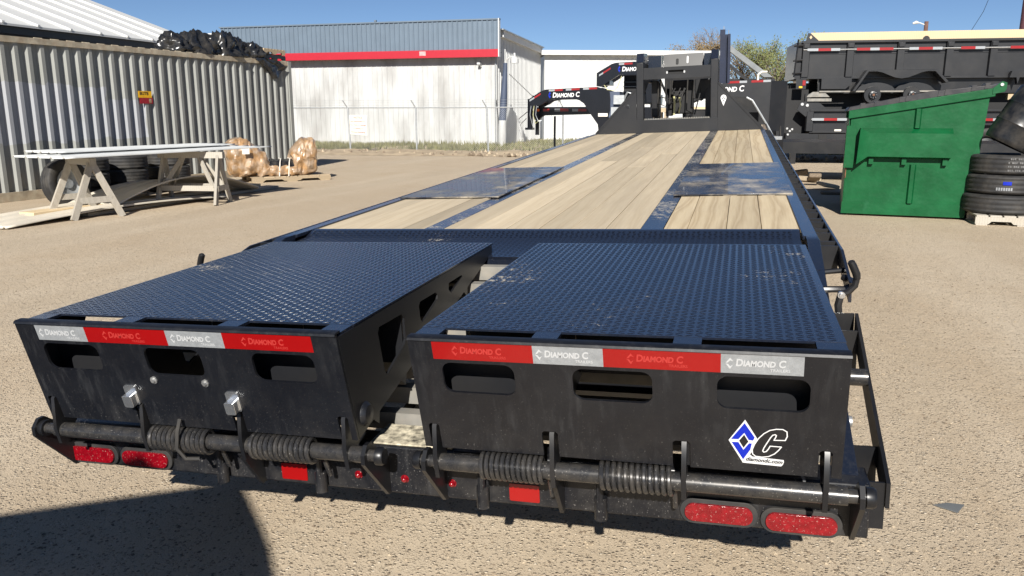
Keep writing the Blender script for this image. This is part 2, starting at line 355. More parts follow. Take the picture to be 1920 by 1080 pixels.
def text_mesh(body, size, mat, shear=0.0, bold=0.0, smallcaps=False, align='LEFT', ext=0.0006, sx=1.0, space=1.0):
    key = (body, size, mat, shear, bold, smallcaps, align, sx)
    if key in _tc: return _tc[key]
    cu = bpy.data.curves.new('lettering', 'FONT'); cu.body = body; cu.size = size; cu.shear = shear; cu.offset = bold*size
    cu.align_x = align; cu.extrude = ext; cu.space_character = space; cu.resolution_u = 3
    if smallcaps:
        cu.small_caps_scale = 0.8
        for i, ch in enumerate(body): cu.body_format[i].use_small_caps = ch.islower()
    t = bpy.data.objects.new('lettering_curve', cu); col.objects.link(t)
    dg = bpy.context.evaluated_depsgraph_get(); me = bpy.data.meshes.new_from_object(t.evaluated_get(dg))
    bpy.data.objects.remove(t); bpy.data.curves.remove(cu)
    if sx != 1.0: me.transform(Matrix.Scale(sx, 4, (1, 0, 0)))
    me.materials.clear(); me.materials.append(MAT[mat]); _tc[key] = me; return me
def frame(O, X, Y):
    X = Vector(X).normalized(); Y = Vector(Y).normalized(); Z = X.cross(Y).normalized()
    m = Matrix((X, Y, Z)).transposed().to_4x4(); m.translation = Vector(O); return m
def put(me, name, parent, M):
    o = bpy.data.objects.new(name, me); col.objects.link(o); o.parent = parent; o.matrix_local = M; return o
# ------------------------------------------------------------------ ground
gm = MB(); gm.add([(-900,-300,0),(900,-300,0),(900,1500,0),(-900,1500,0)], [(0,1,2,3)])
tag(gm.build('ground', 'gravel', smooth=False), kind='structure')
def scatter(name, label, cat, mat, n, region, smin, smax, seed, flat=0.55):
    r = random.Random(seed); m = MB()
    for _ in range(n):
        x, y = region(r); s = smin+(smax-smin)*r.random()**2.2; a = r.random()*6.28; e = 0.7+0.6*r.random()
        ca, sa = math.cos(a)*s, math.sin(a)*s; j = lambda: 0.8+0.4*r.random()
        z = s*flat*j()
        vs = [(x+ca*j()*e, y+sa*j()*e, z*0.25), (x-sa*j(), y+ca*j(), z*0.25), (x-ca*j()*e, y-sa*j()*e, z*0.25), (x+sa*j(), y-ca*j(), z*0.25),
              (x+s*0.35*(r.random()-.5), y+s*0.35*(r.random()-.5), z), (x, y, -s*0.3)]
        m.add(vs, [(0,1,4),(1,2,4),(2,3,4),(3,0,4),(1,0,5),(2,1,5),(3,2,5),(0,3,5)])
    return tag(m.build(name, mat, smooth=False, fix=False), label, cat, kind='stuff')
def reg_near(r):
    if r.random() < 0.55: return (1.0+3.2*r.random()**1.3, -1.6+6.5*r.random()**1.4)
    return (-1.0-4.5*r.random()**1.2, -2.0+7.5*r.random()**1.3) if r.random() < 0.7 else (-1.5+3.5*r.random(), -1.7+1.0*r.random())
scatter('loose_gravel', 'pale tan loose gravel lying on the lot around the ramps', 'gravel', 'stone_a', 7000, reg_near, 0.003, 0.010, 3)
scatter('loose_gravel', 'darker brown loose gravel lying on the lot around the ramps', 'gravel', 'stone_b', 6500, reg_near, 0.003, 0.009, 4)
# dirt verge along the fence and the grass in front of the white building
def berm(u, v):
    x = -26+34*u; y = 22.4+2.6*v+0.25*math.sin(x*0.7)
    z = 0.004+0.16*math.sin(math.pi*v)**1.2*(0.75+0.5*mnoise.noise((x*0.8, v*3, 1)))+0.05*mnoise.noise((x*3, y*3, 0))*math.sin(math.pi*v)
    return (x, y, z)
tag(MB().grid(berm, 150, 10).build('dirt_verge', 'dirt'), kind='structure')
scatter('verge_rubble', 'brown clods and rubble along the fence foot', 'rubble', 'stone_b', 1500, lambda r: (-24+30*r.random(), 22.6+2.0*r.random()), 0.03, 0.10, 5, 1.5)
scatter('verge_rubble', 'pale tan clods and rubble along the fence foot', 'rubble', 'stone_a', 900, lambda r: (-24+30*r.random(), 22.7+1.8*r.random()), 0.03, 0.09, 6, 1.8)
m = MB(); r = random.Random(8)
for _ in range(19000):
    x = -25+36*r.random(); y = 25.0+(6.3 if x < -9.3 else 13)*r.random()
    d = mnoise.noise((x*0.35, y*0.5, 3))
    if y < 26.3 + 0.7*math.sin(x*0.9) and r.random() < 0.8: continue
    if d < -0.28 and r.random() < 0.75: continue
    h = 0.07+0.16*r.random()*(1+d); a = r.random()*3.14; wv = 0.02+0.02*r.random(); lx, ly = (r.random()-.5)*0.14, (r.random()-.5)*0.14
    m.add([(x-wv*math.cos(a), y-wv*math.sin(a), 0), (x+wv*math.cos(a), y+wv*math.sin(a), 0), (x+lx, y+ly, h)], [(0,1,2)])
tag(m.build('grass', 'grass_blade', smooth=False, fix=False), 'sparse green grass growing between the fence and the white building', 'grass', kind='stuff')

# ------------------------------------------------------------------ white metal building with grey parapet
def ribbed(x0, x1, z0, z1, pitch, rib, depth, y=0.0):
    """vertical-rib sheet facing -Y, as a folded strip"""
    pts = []; x = x0
    while x < x1-1e-6:
        e = min(x+pitch, x1); pts += [(x, y), (max(x, e-rib), y), (max(x, e-rib*0.75), y-depth), (max(x, e-rib*0.25), y-depth)]; x = e
    pts.append((x1, y)); m = MB(); n = len(pts)
    m.add([(p[0], p[1], z0) for p in pts]+[(p[0], p[1], z1) for p in pts], [(i, i+1, n+i+1, n+i) for i in range(n-1)])
    return m
B1 = thing('metal_building', 'white ribbed metal building with grey parapet and red band behind the fence', 'building', (-9.6, 31.4, 0))
x = -15.0; k = 0
while x < -0.05:
    ribbed(x, min(x+1.0, 0.0), 0.08, 4.0, 0.25, 0.05, 0.02).build('wall_panel', 'stained_white_wall', B1); x += 1.0
MB().box(-15, -0.02, 0.02, 0.25, 0.0, 5.2).build('front_wall', 'white_metal_wall', B1)
x = -13.6
while x < 0.2:
    ribbed(x, min(x+1.15, 0.2), 4.15, 5.36, 0.23, 0.09, 0.035, -0.42).build('parapet_panel', 'grey_metal', B1); x += 1.15
MB().box(-13.6, 0.2, -0.40, -0.30, 4.10, 5.36).build('parapet_back', 'grey_metal', B1)
MB().box(-13.65, 0.25, -0.48, -0.27, 5.36, 5.42).build('coping', 'grey_metal', B1)
MB().box(-13.6, 0.2, -0.50, -0.31, 3.82, 4.145).build('red_fascia', 'red_band', B1)
MB().box(-13.6, 0.2, -0.31, 0.02, 4.00, 4.06).build('soffit', 'grey_metal', B1)
MB().box(-3.45, -3.15, -0.512, -0.50, 3.92, 4.10).build('faded_patch', simple('faded_pink', lin(235, 150, 150), 0.6) and 'faded_pink', B1)
MB().box(0.20, 0.24, -0.50, -0.27, 3.82, 5.42).build('corner_trim', 'lamp_grey', B1)
MB().box(-5.6, -5.5, -0.5, -0.4, 5.42, 5.5).build('roof_bracket', 'grey_metal', B1)
# side wall (runs away from the camera) with its sloping fascia
for i in range(8):
    s = ribbed(i, i+1.0, 0.05, 4.9-0.03*i, 0.25, 0.05, 0.03)
    q = MB(); q.add([(-v[1]+0.0, v[0]+0.02, v[2]) for v in s.v], s.f); q.build('side_panel', 'white_metal_wall', B1)
MB().prism([(0.5, 4.72), (7.9, 4.50), (7.9, 4.78), (0.5, 5.0)], -0.1, 0.16, 'x').build('side_fascia', 'white_metal_wall', B1)
MB().prism([(0.2, 5.0), (7.95, 4.78), (7.95, 4.83), (0.2, 5.05)], -0.3, 0.24, 'x').build('roof_edge', 'galvanised', B1)
MB().prism([(0.30, 4.7), (8, 4.5), (8, 0), (0.30, 0)], -3.0, -0.02, 'x').build('side_core', 'white_metal_wall', B1)
MB().tube([(-0.06, -0.06, 0.02), (-0.06, -0.06, 3.9)], 0.03, 6).build('conduit', 'galvanised', B1)
MB().tube([(0.18, -0.05, 0.05), (-0.03, -0.06, 2.0)], 0.02, 5).build('cable', 'black_frame', B1)
sc_ = MB(); sc_.box(-0.83, -0.70, -0.32, -0.05, 3.52, 3.60); sc_.beam((-0.72, -0.02, 3.42), (-0.76, -0.2, 3.55), 0.05, 0.05)
tag(sc_.build('security_camera', 'lamp_grey', None), 'small grey security camera on the white wall under the red band', 'camera').location = (-9.6, 31.4, 0)
# yard light on a leaning timber pole at the building corner
L = thing('yard_lamp', 'grey barn light on a short white-footed pole at the building corner', 'lamp', (-9.17, 30.85, 0))
MB().tube([(-0.02, 0, 1.1), (0.05, 0.0, 2.3), (0.12, 0.0, 3.55)], [0.17, 0.15, 0.09], 10).build('pole', 'slate_wall', L)
MB().tube([(-0.04, 0, 0), (-0.02, 0, 1.12)], [0.18, 0.172], 10).build('painted_foot', 'stained_white_wall', L)
MB().tube([(0.12, 0, 3.45), (0.18, -0.05, 3.68), (0.35, -0.1, 3.78), (0.52, -0.1, 3.78)], 0.03, 7).build('arm', 'lamp_grey', L)
MB().lathe([(0.0, 0.42), (0.045, 0.42), (0.045, 0.26), (0.10, 0.22), (0.16, 0.17), (0.165, 0.0), (0.15, 0.0), (0.14, 0.14)], (0.55, -0.1, 3.53), (0,0,1), 16).build('lamp_head', 'lamp_grey', L)
MB().tube([(0.2, 0.3, 3.1), (1.3, 3.2, 1.5)], 0.018, 5).build('guy_wire', 'galvanised', L)
# second white building farther back on the right
B2 = thing('warehouse', 'long white metal warehouse behind the black trailers', 'building', (-9.35, 39.4, 0), R(19))
for i in range(8):
    ribbed(i*1.2, i*1.2+1.2, 0.0, 4.45, 0.4, 0.06, 0.025).build('wall_panel', 'white_metal_wall', B2)
MB().box(0, 9.6, 0.02, 12, 0, 4.42).build('wall_core', 'white_metal_wall', B2)
MB().prism([(-0.35, 4.45), (6.5, 4.62), (12.4, 4.45), (12.4, 4.55), (6.5, 4.74), (-0.35, 4.62)], -0.2, 9.8, 'x').build('roof', 'white_roof', B2)
MB().box(-0.2, 9.8, -0.40, -0.36, 4.42, 4.66).build('gutter', 'white_metal_wall', B2)
# slate wall building behind the container, white pitched roof
B3 = thing('shed_building', 'slate blue building with white pitched metal roof behind the container', 'building', (-15.3, 0, 0))
MB().box(-14, 0, -8, 18.4, 0, 3.4).build('wall', 'slate_wall', B3)
for i in range(28):
    y0 = -8.0+i*0.953
    q = MB(); q.prism([(0.45, 3.36), (-7.0, 5.95), (-7.0, 6.0), (0.45, 3.41)], y0, y0+0.945, 'y')
    q.prism([(0.46, 3.41), (-7.0, 6.0), (-7.0, 6.045), (0.46, 3.455)], y0+0.02, y0+0.09, 'y')
    q.build('roof_panel', 'white_roof', B3)
MB().prism([(-7, 5.95), (-14.4, 3.36), (-14.4, 3.41), (-7, 6.0)], -8, 18.68, 'y').build('far_roof', 'white_roof', B3)
MB().box(0.28, 0.34, -8, 18.6, 3.2, 3.36).build('eave_trim', 'black_frame', B3)
MB().prism([(0, 3.4), (-7, 5.9), (-14, 3.4)], 18.2, 18.4, 'y').build('gable', 'slate_wall', B3)

# ------------------------------------------------------------------ chain link fence
F = thing('chain_link_fence', 'galvanised chain link fence with slanted barbed wire arms before the white building', 'fence', (0, 24.4, 0))
px = [-22.0, -19.1, -16.25, -13.37, -10.62, -7.89, -5.1, -2.3, 0.5]
for i, x in enumerate(px):
    lean = 0.05 if i % 2 else 0.0
    MB().tube([(x+lean, 0, 0), (x, 0, 1.64)], 0.032, 8).build('post', 'galvanised', F)
    MB().tube([(x, 0, 1.62), (x-0.12, -0.16, 1.90)], 0.018, 6).build('barb_arm', 'galvanised', F)
MB().tube([(-23, 0, 1.63), (2, 0, 1.65)], 0.024, 6).build('top_rail', 'galvanised', F)
for k in range(3):
    t = 0.3+0.33*k
    MB().tube([(-23, -0.16*t, 1.64+0.26*t), (2, -0.16*t, 1.66+0.26*t)], 0.004, 4).build('barbed_wire', 'galvanised', F)
m = MB(); x = -25.0
while x < 2.0:
    for sg in (1, -1):
        a, b = (x, x+1.6) if sg > 0 else (x+1.6, x)
        z0, z1 = 0.03, 1.63
        if a < -23 or b < -23 or a > 2 or b > 2: continue
        y = 0.035+0.004*sg
        m.add([(a-0.0028, y, z0), (a+0.0028, y, z0), (b+0.0028, y, z1), (b-0.0028, y, z1)], [(0,1,2,3)])
    x += 0.075
tag(m.build('chain_link', 'galvanised', F, smooth=False, fix=False), kind='stuff')
S = thing('notice_sign', 'white notice board with faded red lettering hung on the fence', 'sign', (-13.29, 24.35, 0.62))
MB().plate([(0.0, 0.05), (0.71, 0.0), (0.70, 0.74), (0.0, 0.75)], [], (0,0,0), (1,0,0), (0,0,1), (0,1,0), 0.01).build('board', 'sign_white', S)
for k, (t, s_) in enumerate((('NOTICE', 0.115), ('Not Responsible For', 0.085), ('Any Theft Or Damage', 0.082), ('To Vehicles Or', 0.085), ('Personal Belongings', 0.085))):
    put(text_mesh(t, s_, 'sign_red', bold=0.012, align='CENTER', sx=0.86), 'lettering', S, frame((0.345, -0.004, 0.615-0.13*k), (1,0,-0.03), (0.03,0,1)))

# ------------------------------------------------------------------ trees far behind
def tree(name, label, loc, h, spread, seed, leafmat, nleaf, leafs, twigs=True, bare=False):
    r = random.Random(seed); T = thing(name, label, 'tree', loc, group='trees beyond the warehouse')
    tr = MB(); tw = MB(); tips = []
    def grow(p, d, ln, rad, lv):
        n = 3; path = [p]; q = p.copy()
        for i in range(n):
            d = (d+Vector((r.gauss(0, .13), r.gauss(0, .13), r.gauss(0.03, .08)))).normalized(); q = q+d*ln/n; path.append(q.copy())
        (tr if lv < 3 else tw).tube(path, [rad*(1-0.4*i/n) for i in range(n+1)], 6 if lv < 2 else 4, caps=False)
        if lv >= 2: tips.extend(path[1:])
        if lv < (5 if bare else 4):
            for k in range(r.choice((2, 3, 3))):
                a = r.random()*6.28; t = 0.45+0.4*r.random()
                nd = (d+Vector((math.cos(a)*t*spread, math.sin(a)*t*spread, 0.12*r.random()))).normalized()
                grow(path[-1] if k else path[2], nd, ln*(0.62+0.25*r.random()), rad*0.58, lv+1)
    h *= 1.22; grow(Vector((0, 0, 0)), Vector((0.04, 0, 1)), h*0.30, h*0.028, 0)
    T.scale = (h/1.22/max(t.z for t in tips),)*3
    tr.build('trunk', 'bark', T); tag(tw.build('branches', 'twig', T), kind='stuff')
    lf = MB()
    for _ in range(int(nleaf*2.4)):
        c = r.choice(tips)+Vector((r.gauss(0, .28), r.gauss(0, .28), r.gauss(0, .25))); s = leafs*0.62*(0.5+r.random())
        a = Vector((r.gauss(0,1), r.gauss(0,1), r.gauss(0,1))).normalized(); b = a.orthogonal().normalized()*0.6
        lf.add([c-a*s, c+b*s, c+a*s, c-b*s], [(0,1,2,3)])
    tag(lf.build('crown', leafmat, T, smooth=False, fix=False), kind='stuff')
    return T
tree('bare_tree', 'tall bare grey tree behind the warehouse roof', (-0.6, 70, 0), 8.6, 0.9, 21, 'leaf_tan', 500, 0.07, bare=True)
tree('brown_tree', 'low tan brown bushy tree left of the bare grey tree', (-3.6, 69, 0), 7.3, 1.0, 22, 'leaf_tan', 6000, 0.10)
tree('leafy_tree', 'slim green leafy tree just right of the steel column', (2.9, 66, 0), 7.2, 0.55, 25, 'leaf_green', 1900, 0.10)
tree('leafy_tree', 'green leafy tree nearest the upper dump trailer', (5.0, 64, 0), 7.0, 0.6, 29, 'leaf_green', 1900, 0.10)
tree('brown_tree', 'brown half bare tree between the column and the green trees', (1.2, 68, 0), 6.6, 0.8, 33, 'leaf_tan', 2200, 0.09)
tree('brown_tree', 'olive scrubby tree low behind the right gooseneck', (3.9, 72, 0), 5.6, 0.9, 37, 'leaf_olive', 2000, 0.11)
# street lamp, maroon pole and overhead wire on the right
L = thing('street_lamp', 'cobra head street lamp on a brown pole above the dump trailer', 'street lamp', (10.05, 45, 0))
MB().tube([(0,0,0), (0,0,6.15)], [0.14, 0.10], 8).build('pole', 'timber_pole', L)
MB().tube([(0,0,5.95), (-0.3,0,6.08), (-0.45,0,6.1)], 0.03, 6).build('arm', 'lamp_grey', L)
MB().tube([(-0.38,0,6.09), (-0.5,0,6.12), (-0.66,0,6.06)], [0.05, 0.09, 0.05], 8).build('lamp_head', 'lamp_grey', L)
o = MB().tube([(0,0,0), (0,0,8.5)], [0.17, 0.14], 10).build('utility_pole', 'maroon_pole'); o.location = (10.42, 30, 0)
tag(o, 'dark maroon pole at the far right behind the dump trailer', 'pole')
o = MB().tube([(8.7, 30, 4.3), (9.05, 30, 5.0), (9.5, 30, 6.6), (10.4, 30, 8.3)], 0.008, 4).build('overhead_wire', 'black_frame')
tag(o, 'thin dark wire rising to the maroon pole', 'wire')
# ------------------------------------------------------------------ the flatbed gooseneck trailer (z = 0 is the deck top; HD lifts it)
HD = 0.9587
TR = Matrix(((0.99926, 0.0, -0.03848), (-0.00114, 0.99956, -0.02955), (0.03846, 0.02957, 0.99882)))
T = thing('gooseneck_trailer', 'black flatbed gooseneck trailer with wooden deck and two folded tread plate ramps', 'trailer')
M4 = TR.to_4x4(); M4.translation = Vector((0, 0, HD))-TR@Vector((0, 0, HD)); T.matrix_world = M4
TM = lambda: MB(HD)
LF = 8.45; YP1, YP2 = 1.17, 3.12
def tput(me, name, parent, O, X, Y): return put(me, name, parent, frame((O[0], O[1], O[2]+HD), X, Y))
# deck boards
def board(x0, x1, y0, y1, wd='deck_wood'):
    r = rnd.random
    m = TM(); g_ = 0.0016; dz_ = (r()-.5)*0.0025
    m.box(x0+g_, x1-g_, y0, y1, -0.04, dz_-0.001)
    return m.build('deck_board', wd, T, bevel=0.0015)
xs = [-0.478+0.956/6*i for i in range(7)]
for i in range(6):
    cuts = [0.012, (4.9, 3.7, 5.4, 3.1, 4.4, 5.9)[i], LF]
    for a, b in zip(cuts[:-1], cuts[1:]): board(xs[i], xs[i+1], a, b-0.002)
for sgn in (1, -1):
    edges = [0.582, 0.688, 0.858, 1.008, 1.164] if sgn > 0 else [0.582, 0.70, 0.86, 1.02, 1.164]
    for a, b in zip(edges[:-1], edges[1:]):
        x0, x1 = (a, b) if sgn > 0 else (-b, -a)
        board(x0, x1, 0.012, YP1-0.004, 'grained_deck_wood' if sgn > 0 else 'deck_wood'); board(x0, x1, YP2+0.004, LF, 'grained_deck_wood' if sgn > 0 else 'deck_wood')
    x0, x1 = (0.48, 0.58) if sgn > 0 else (-0.58, -0.48)
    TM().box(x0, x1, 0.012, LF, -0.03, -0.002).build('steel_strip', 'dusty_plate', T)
    # drive-over plate with raised treads
    x0, x1 = (0.535, 1.20) if sgn > 0 else (-1.20, -0.535)
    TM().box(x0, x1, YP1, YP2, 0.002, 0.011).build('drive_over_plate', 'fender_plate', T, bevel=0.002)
    # channel, stake pockets, rub rail
    xa, xb = (1.165, 1.222) if sgn > 0 else (-1.222, -1.165)
    m = TM(); m.box(xa, xb, -0.17, LF+0.05, -0.012, 0.004); xi = (1.215, 1.222) if sgn > 0 else (-1.222, -1.215)
    m.box(xi[0], xi[1], -0.17, LF+0.05, -0.2, -0.012); m.box(xa, xb, -0.17, LF+0.05, -0.21, -0.2)
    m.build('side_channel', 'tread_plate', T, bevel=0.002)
    a, b = (1.222, 1.288) if sgn > 0 else (-1.288, -1.222)
    y = -0.30
    for k in range(30):
        q = TM(); y0 = y+k*0.295
        if y0 > LF-0.1: break
        q.plate([(y0, -0.115), (y0+0.108, -0.115), (y0+0.108, -0.012), (y0+0.10, -0.012), (y0+0.10, -0.107), (y0+0.008, -0.107), (y0+0.008, -0.012), (y0, -0.012)], [], (a, 0, 0), (0,1,0), (0,0,1), (1,0,0), b-a)
        q.build('stake_pocket', 'black_frame', T)
        if k % 2: TM().tube([(a, y0+0.2, -0.055), (b, y0+0.2, -0.055)], 0.021, 8).build('pipe_spool', 'black_frame', T)
    a, b = (1.288, 1.298) if sgn > 0 else (-1.298, -1.288)
    m = TM()
    m.box(a, b, -0.37, LF, -0.092, -0.012)
    m.build('rub_rail', 'tread_plate', T, bevel=0.002)
    m = TM(); P = [(-0.37, -0.012), (-0.37, -0.09), (-0.66, -0.145), (-0.66, -0.068)]
    m.prism([(-0.37, -0.09), (-0.66, -0.145), (-0.66, -0.075), (-0.37, -0.012)], a, b, 'x'); m.build('rub_rail_bend', 'tread_plate', T)
    m = TM(); m.prism([(-0.84, -0.215), (-1.50, -0.455), (-1.56, -0.455), (-1.56, -0.385), (-0.84, -0.135)], a, b, 'x'); m.build('lower_rub_rail', 'black_frame', T)
    # dovetail side beam, pocket boxes and step
    xa, xb = (1.175, 1.222) if sgn > 0 else (-1.222, -1.175)
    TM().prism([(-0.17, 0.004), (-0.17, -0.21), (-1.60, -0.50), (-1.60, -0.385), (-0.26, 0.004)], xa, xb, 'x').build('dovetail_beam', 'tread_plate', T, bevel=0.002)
    xa, xb = (1.222, 1.288) if sgn > 0 else (-1.288, -1.222)
    for yy, zz, ln in ((-0.83, -0.14, 0.10), (-1.40, -0.36, 0.15)):
        q = TM(); q.plate([(yy-ln, zz-0.16), (yy+0.008, zz-0.12), (yy+0.008, zz), (yy, zz), (yy, zz-0.112), (yy-ln+0.008, zz-0.15), (yy-ln+0.008, zz-0.03), (yy-ln, zz-0.03)], [], (xa, 0, 0), (0,1,0), (0,0,1), (1,0,0), xb-xa); q.build('step_pocket', 'black_frame', T)
    q = TM(); q.tube([(1.16*sgn, -1.16, -0.245), (1.288*sgn, -1.16, -0.245)], 0.026, 12); q.build('cross_pin', 'spring_steel', T)
    q = TM(); q.lathe([(0.0, 0.012), (0.016, 0.012), (0.018, 0.0)], (1.222*sgn, -1.30, -0.33), (sgn,0,0), 10); q.build('bolt_head', 'zinc', T)
    # tie ring and lever
    TM().tube([(1.20*sgn, -0.50, -0.075), (1.295*sgn, -0.47, -0.071)], 0.010, 8).build('tie_bar', 'black_frame', T)
    q = TM(); q.tube([(1.20*sgn, -0.66, -0.10), (1.27*sgn, -0.66, -0.098), (1.305*sgn, -0.63, -0.09), (1.305*sgn, -0.58, -0.085), (1.28*sgn, -0.55, -0.08)], 0.012, 8); q.build('tie_ring', 'black_frame', T)
# lever on the right side (and its twin on the left, grip only showing above the ramp)
for sgn in (1, -1):
    Lv = TM().tube([(1.252*sgn, -0.745, -0.185), (1.246*sgn, -0.742, -0.135), (1.254*sgn, -0.74, -0.095), (1.276*sgn, -0.74, -0.088), (1.297*sgn, -0.74, -0.065), (1.301*sgn, -0.74, -0.040)], [0.012, 0.013, 0.013, 0.0115, 0.011, 0.011], 9).build('lever', 'black_frame', T)
    TM().tube([(1.3015*sgn, -0.74, -0.042), (1.299*sgn, -0.742, -0.025), (1.287*sgn, -0.745, 0.003), (1.279*sgn, -0.746, 0.018), (1.277*sgn, -0.746, 0.023)], [0.012, 0.0135, 0.0135, 0.0125, 0.006], 10).build('grip', 'grip_rubber', Lv)
    TM().lathe([(0.0, 0.022), (0.007, 0.022), (0.007, 0.013), (0.0125, 0.013), (0.0125, 0.0)], (1.254*sgn, -0.74, -0.097), (0,-1,0), 12).build('pivot_bolt', 'chrome', Lv)
    q = TM(); q.box(min(1.222*sgn, 1.262*sgn), max(1.222*sgn, 1.262*sgn), -0.77, -0.73, -0.21, -0.186); q.build('lever_bracket', 'black_frame', T)
# transition lip of tread plate behind the deck, its raised treads
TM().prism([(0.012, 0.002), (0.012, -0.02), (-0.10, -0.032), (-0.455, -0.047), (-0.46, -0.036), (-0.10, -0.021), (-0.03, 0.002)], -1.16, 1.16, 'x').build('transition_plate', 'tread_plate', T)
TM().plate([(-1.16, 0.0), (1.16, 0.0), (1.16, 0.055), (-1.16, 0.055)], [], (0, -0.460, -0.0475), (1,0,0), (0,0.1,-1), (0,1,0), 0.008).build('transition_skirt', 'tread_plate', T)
def treads(m, x0, x1, y0, y1, zf, pitch=0.0235, L=0.0112, W=0.0037, H=0.0009, py=0.0180):
    j = 0; y = y0+py*0.6
    while y < y1-py*0.4:
        i = 0; x = x0+pitch*0.6
        while x < x1-pitch*0.4:
            a = R(24) if (i+j) % 2 else R(-24)
            ca, sa = math.cos(a), math.sin(a); z = zf(y)
            P = lambda u, v, h: (x+ca*u-sa*v, y+sa*u+ca*v, z+h)
            m.add([P(-L,0,0), P(0,-W,0), P(L,0,0), P(0,W,0), P(-L*0.5,0,H), P(L*0.5,0,H)], [(0,1,5,4),(1,2,5),(2,3,4,5),(3,0,4)])
            x += pitch; i += 1
        y += py; j += 1
m = TM(); treads(m, -1.15, 1.15, -0.455, -0.10, lambda y: -0.021-0.015*(-0.10-y)/0.36+0.0002)
treads(m, -1.15, 1.15, -0.105, -0.03, lambda y: 0.002-0.023*(-0.03-y)/0.07+0.0002)
tag(m.build('raised_treads', 'tread_plate', T, smooth=False, fix=False), kind='stuff')
# dovetail cross members seen in the gap between the ramps
for i, y in enumerate((-0.56, -0.685, -0.81, -0.935, -1.06, -1.18, -1.30, -1.42)):
    zt = -0.336*(-y-0.4)-0.004
    m = TM(); m.plate([(y, zt-0.056), (y+0.045, zt-0.056), (y+0.045, zt-0.051), (y+0.005, zt-0.051), (y+0.005, zt-0.005), (y+0.045, zt-0.005), (y+0.045, zt), (y, zt)], [], (-1.17, 0, 0), (0,1,0), (0,0,1), (1,0,0), 2.34)
    m.build('cross_member', 'dusty_steel', T)
for s in (-1, 1):
    TM().prism([(-0.52, -0.24), (-0.52, -0.42), (-1.60, -0.52), (-1.60, -0.49)], 0.16*s-0.02, 0.16*s+0.02, 'x').build('dovetail_stringer', 'black_frame', T)
# rear beam
q = TM(); q.box(-1.245, 1.245, -1.605, -1.50, -0.522, -0.372); q.build('rear_beam', 'black_paint', T, bevel=0.006)
TM().box(-0.13, 0.13, -1.595, -1.46, -0.371, -0.366).build('beam_dirt', simple('dirt_clods', (0.40, 0.36, 0.27, 1), 0.95, 0, 0.9, 40, bump=1.0, bscale=60) and 'dirt_clods', T)
# tail lights
def tail_light(cx, cz):
    hw, hh = 0.100, 0.036
    tl = TM().plate(rrect(cx-hw, cx+hw, cz-hh, cz+hh, hh-0.001, 6), [], (0, -1.606, 0), (1,0,0), (0,0,1), (0,-1,0), 0.010).build('tail_light', 'rubber', T, bevel=0.003)
    TM().plate(rrect(cx-hw+0.013, cx+hw-0.013, cz-hh+0.011, cz+hh-0.011, hh-0.013, 6), [], (0, -1.6165, 0), (1,0,0), (0,0,1), (0,-1,0), 0.008).build('lens', 'lens_red', tl, bevel=0.004)
for cx, cz in ((-1.14, -0.480), (-0.93, -0.480), (0.877, -0.482), (1.083, -0.488)): tail_light(cx, cz)
for cx in (-0.39, 0.344):
    TM().plate(rrect(cx-0.044, cx+0.044, -0.508, -0.455, 0.004, 2), [], (0, -1.606, 0), (1,0,0), (0,0,1), (0,-1,0), 0.002).build('reflector', 'red_tape', T)
for cx in (-0.172, -0.022, 0.127):
    TM().lathe([(0.0, 0.014), (0.005, 0.0125), (0.009, 0.008), (0.0105, 0.0), (0.013, 0.0)], (cx, -1.606, -0.472), (0,-1,0), 12).build('clearance_light', 'lens_red', T)
# hinge shafts, springs, ears
SY, SZ, SR = -1.722, -0.346, 0.0235
for a, b in ((-1.20, -0.035), (0.08, 1.225)):
    sh = TM().tube([(a, SY, SZ), (a+0.05, SY, SZ), (a+0.0501, SY, SZ), (b-0.0501, SY, SZ), (b-0.05, SY, SZ), (b, SY, SZ)], [0.017, 0.017, SR, SR, 0.017, 0.017], 20).build('hinge_shaft', 'spring_steel', T)
    for e, d in ((a, -1), (b, 1)):
        TM().lathe([(0.0, 0.012), (0.022, 0.012), (0.026, 0.006), (0.026, -0.010), (0.0175, -0.010)], (e, SY, SZ), (d,0,0), 18).build('end_cap', 'black_frame', sh)
def spring(x0, x1, turns):
    n = turns*16; pts = [(x0+(x1-x0)*i/n, SY+0.0325*math.cos(2*math.pi*i/16), SZ+0.0325*math.sin(2*math.pi*i/16)) for i in range(n+1)]
    pts += [(x1, SY+0.05, SZ-0.06), (x1, SY+0.07, SZ-0.11)]
    TM().tube(pts, (x1-x0)/turns*0.44, 8).build('torsion_spring', 'spring_steel', T)
for x0, x1, t in ((-0.785, -0.585, 12), (-0.44, -0.24, 12), (0.262, 0.437, 12), (0.583, 0.768, 12)): spring(x0, x1, t)
for cx in (-0.635, -0.29, 0.225, 0.565):
    q = TM(); q.tube([(cx, -1.622, -0.462), (cx, -1.626, -0.528)], 0.018, 12); q.tube([(cx, -1.63, -0.40), (cx, -1.632, -0.47)], 0.011, 8); q.build('spring_cup', 'black_paint', T)
ear = [(-0.0, -0.522), (-0.0, -0.40), (-0.105, -0.312), (-0.128, -0.312), (-0.150, -0.335), (-0.150, -0.362), (-0.135, -0.38), (-0.015, -0.520)]
for cx in (-1.215, -0.075, 0.105, 1.205, -0.50, 0.455):
    small = cx in (-0.50, 0.455)
    P = [(-0.0, -0.522), (-0.0, -0.40), (-0.09, -0.37), (-0.11, -0.385), (-0.02, -0.522)] if small else ear
    TM().prism([(y-1.604, z) for y, z in P], cx-0.006, cx+0.006, 'x').build('hinge_ear', 'black_frame', T)
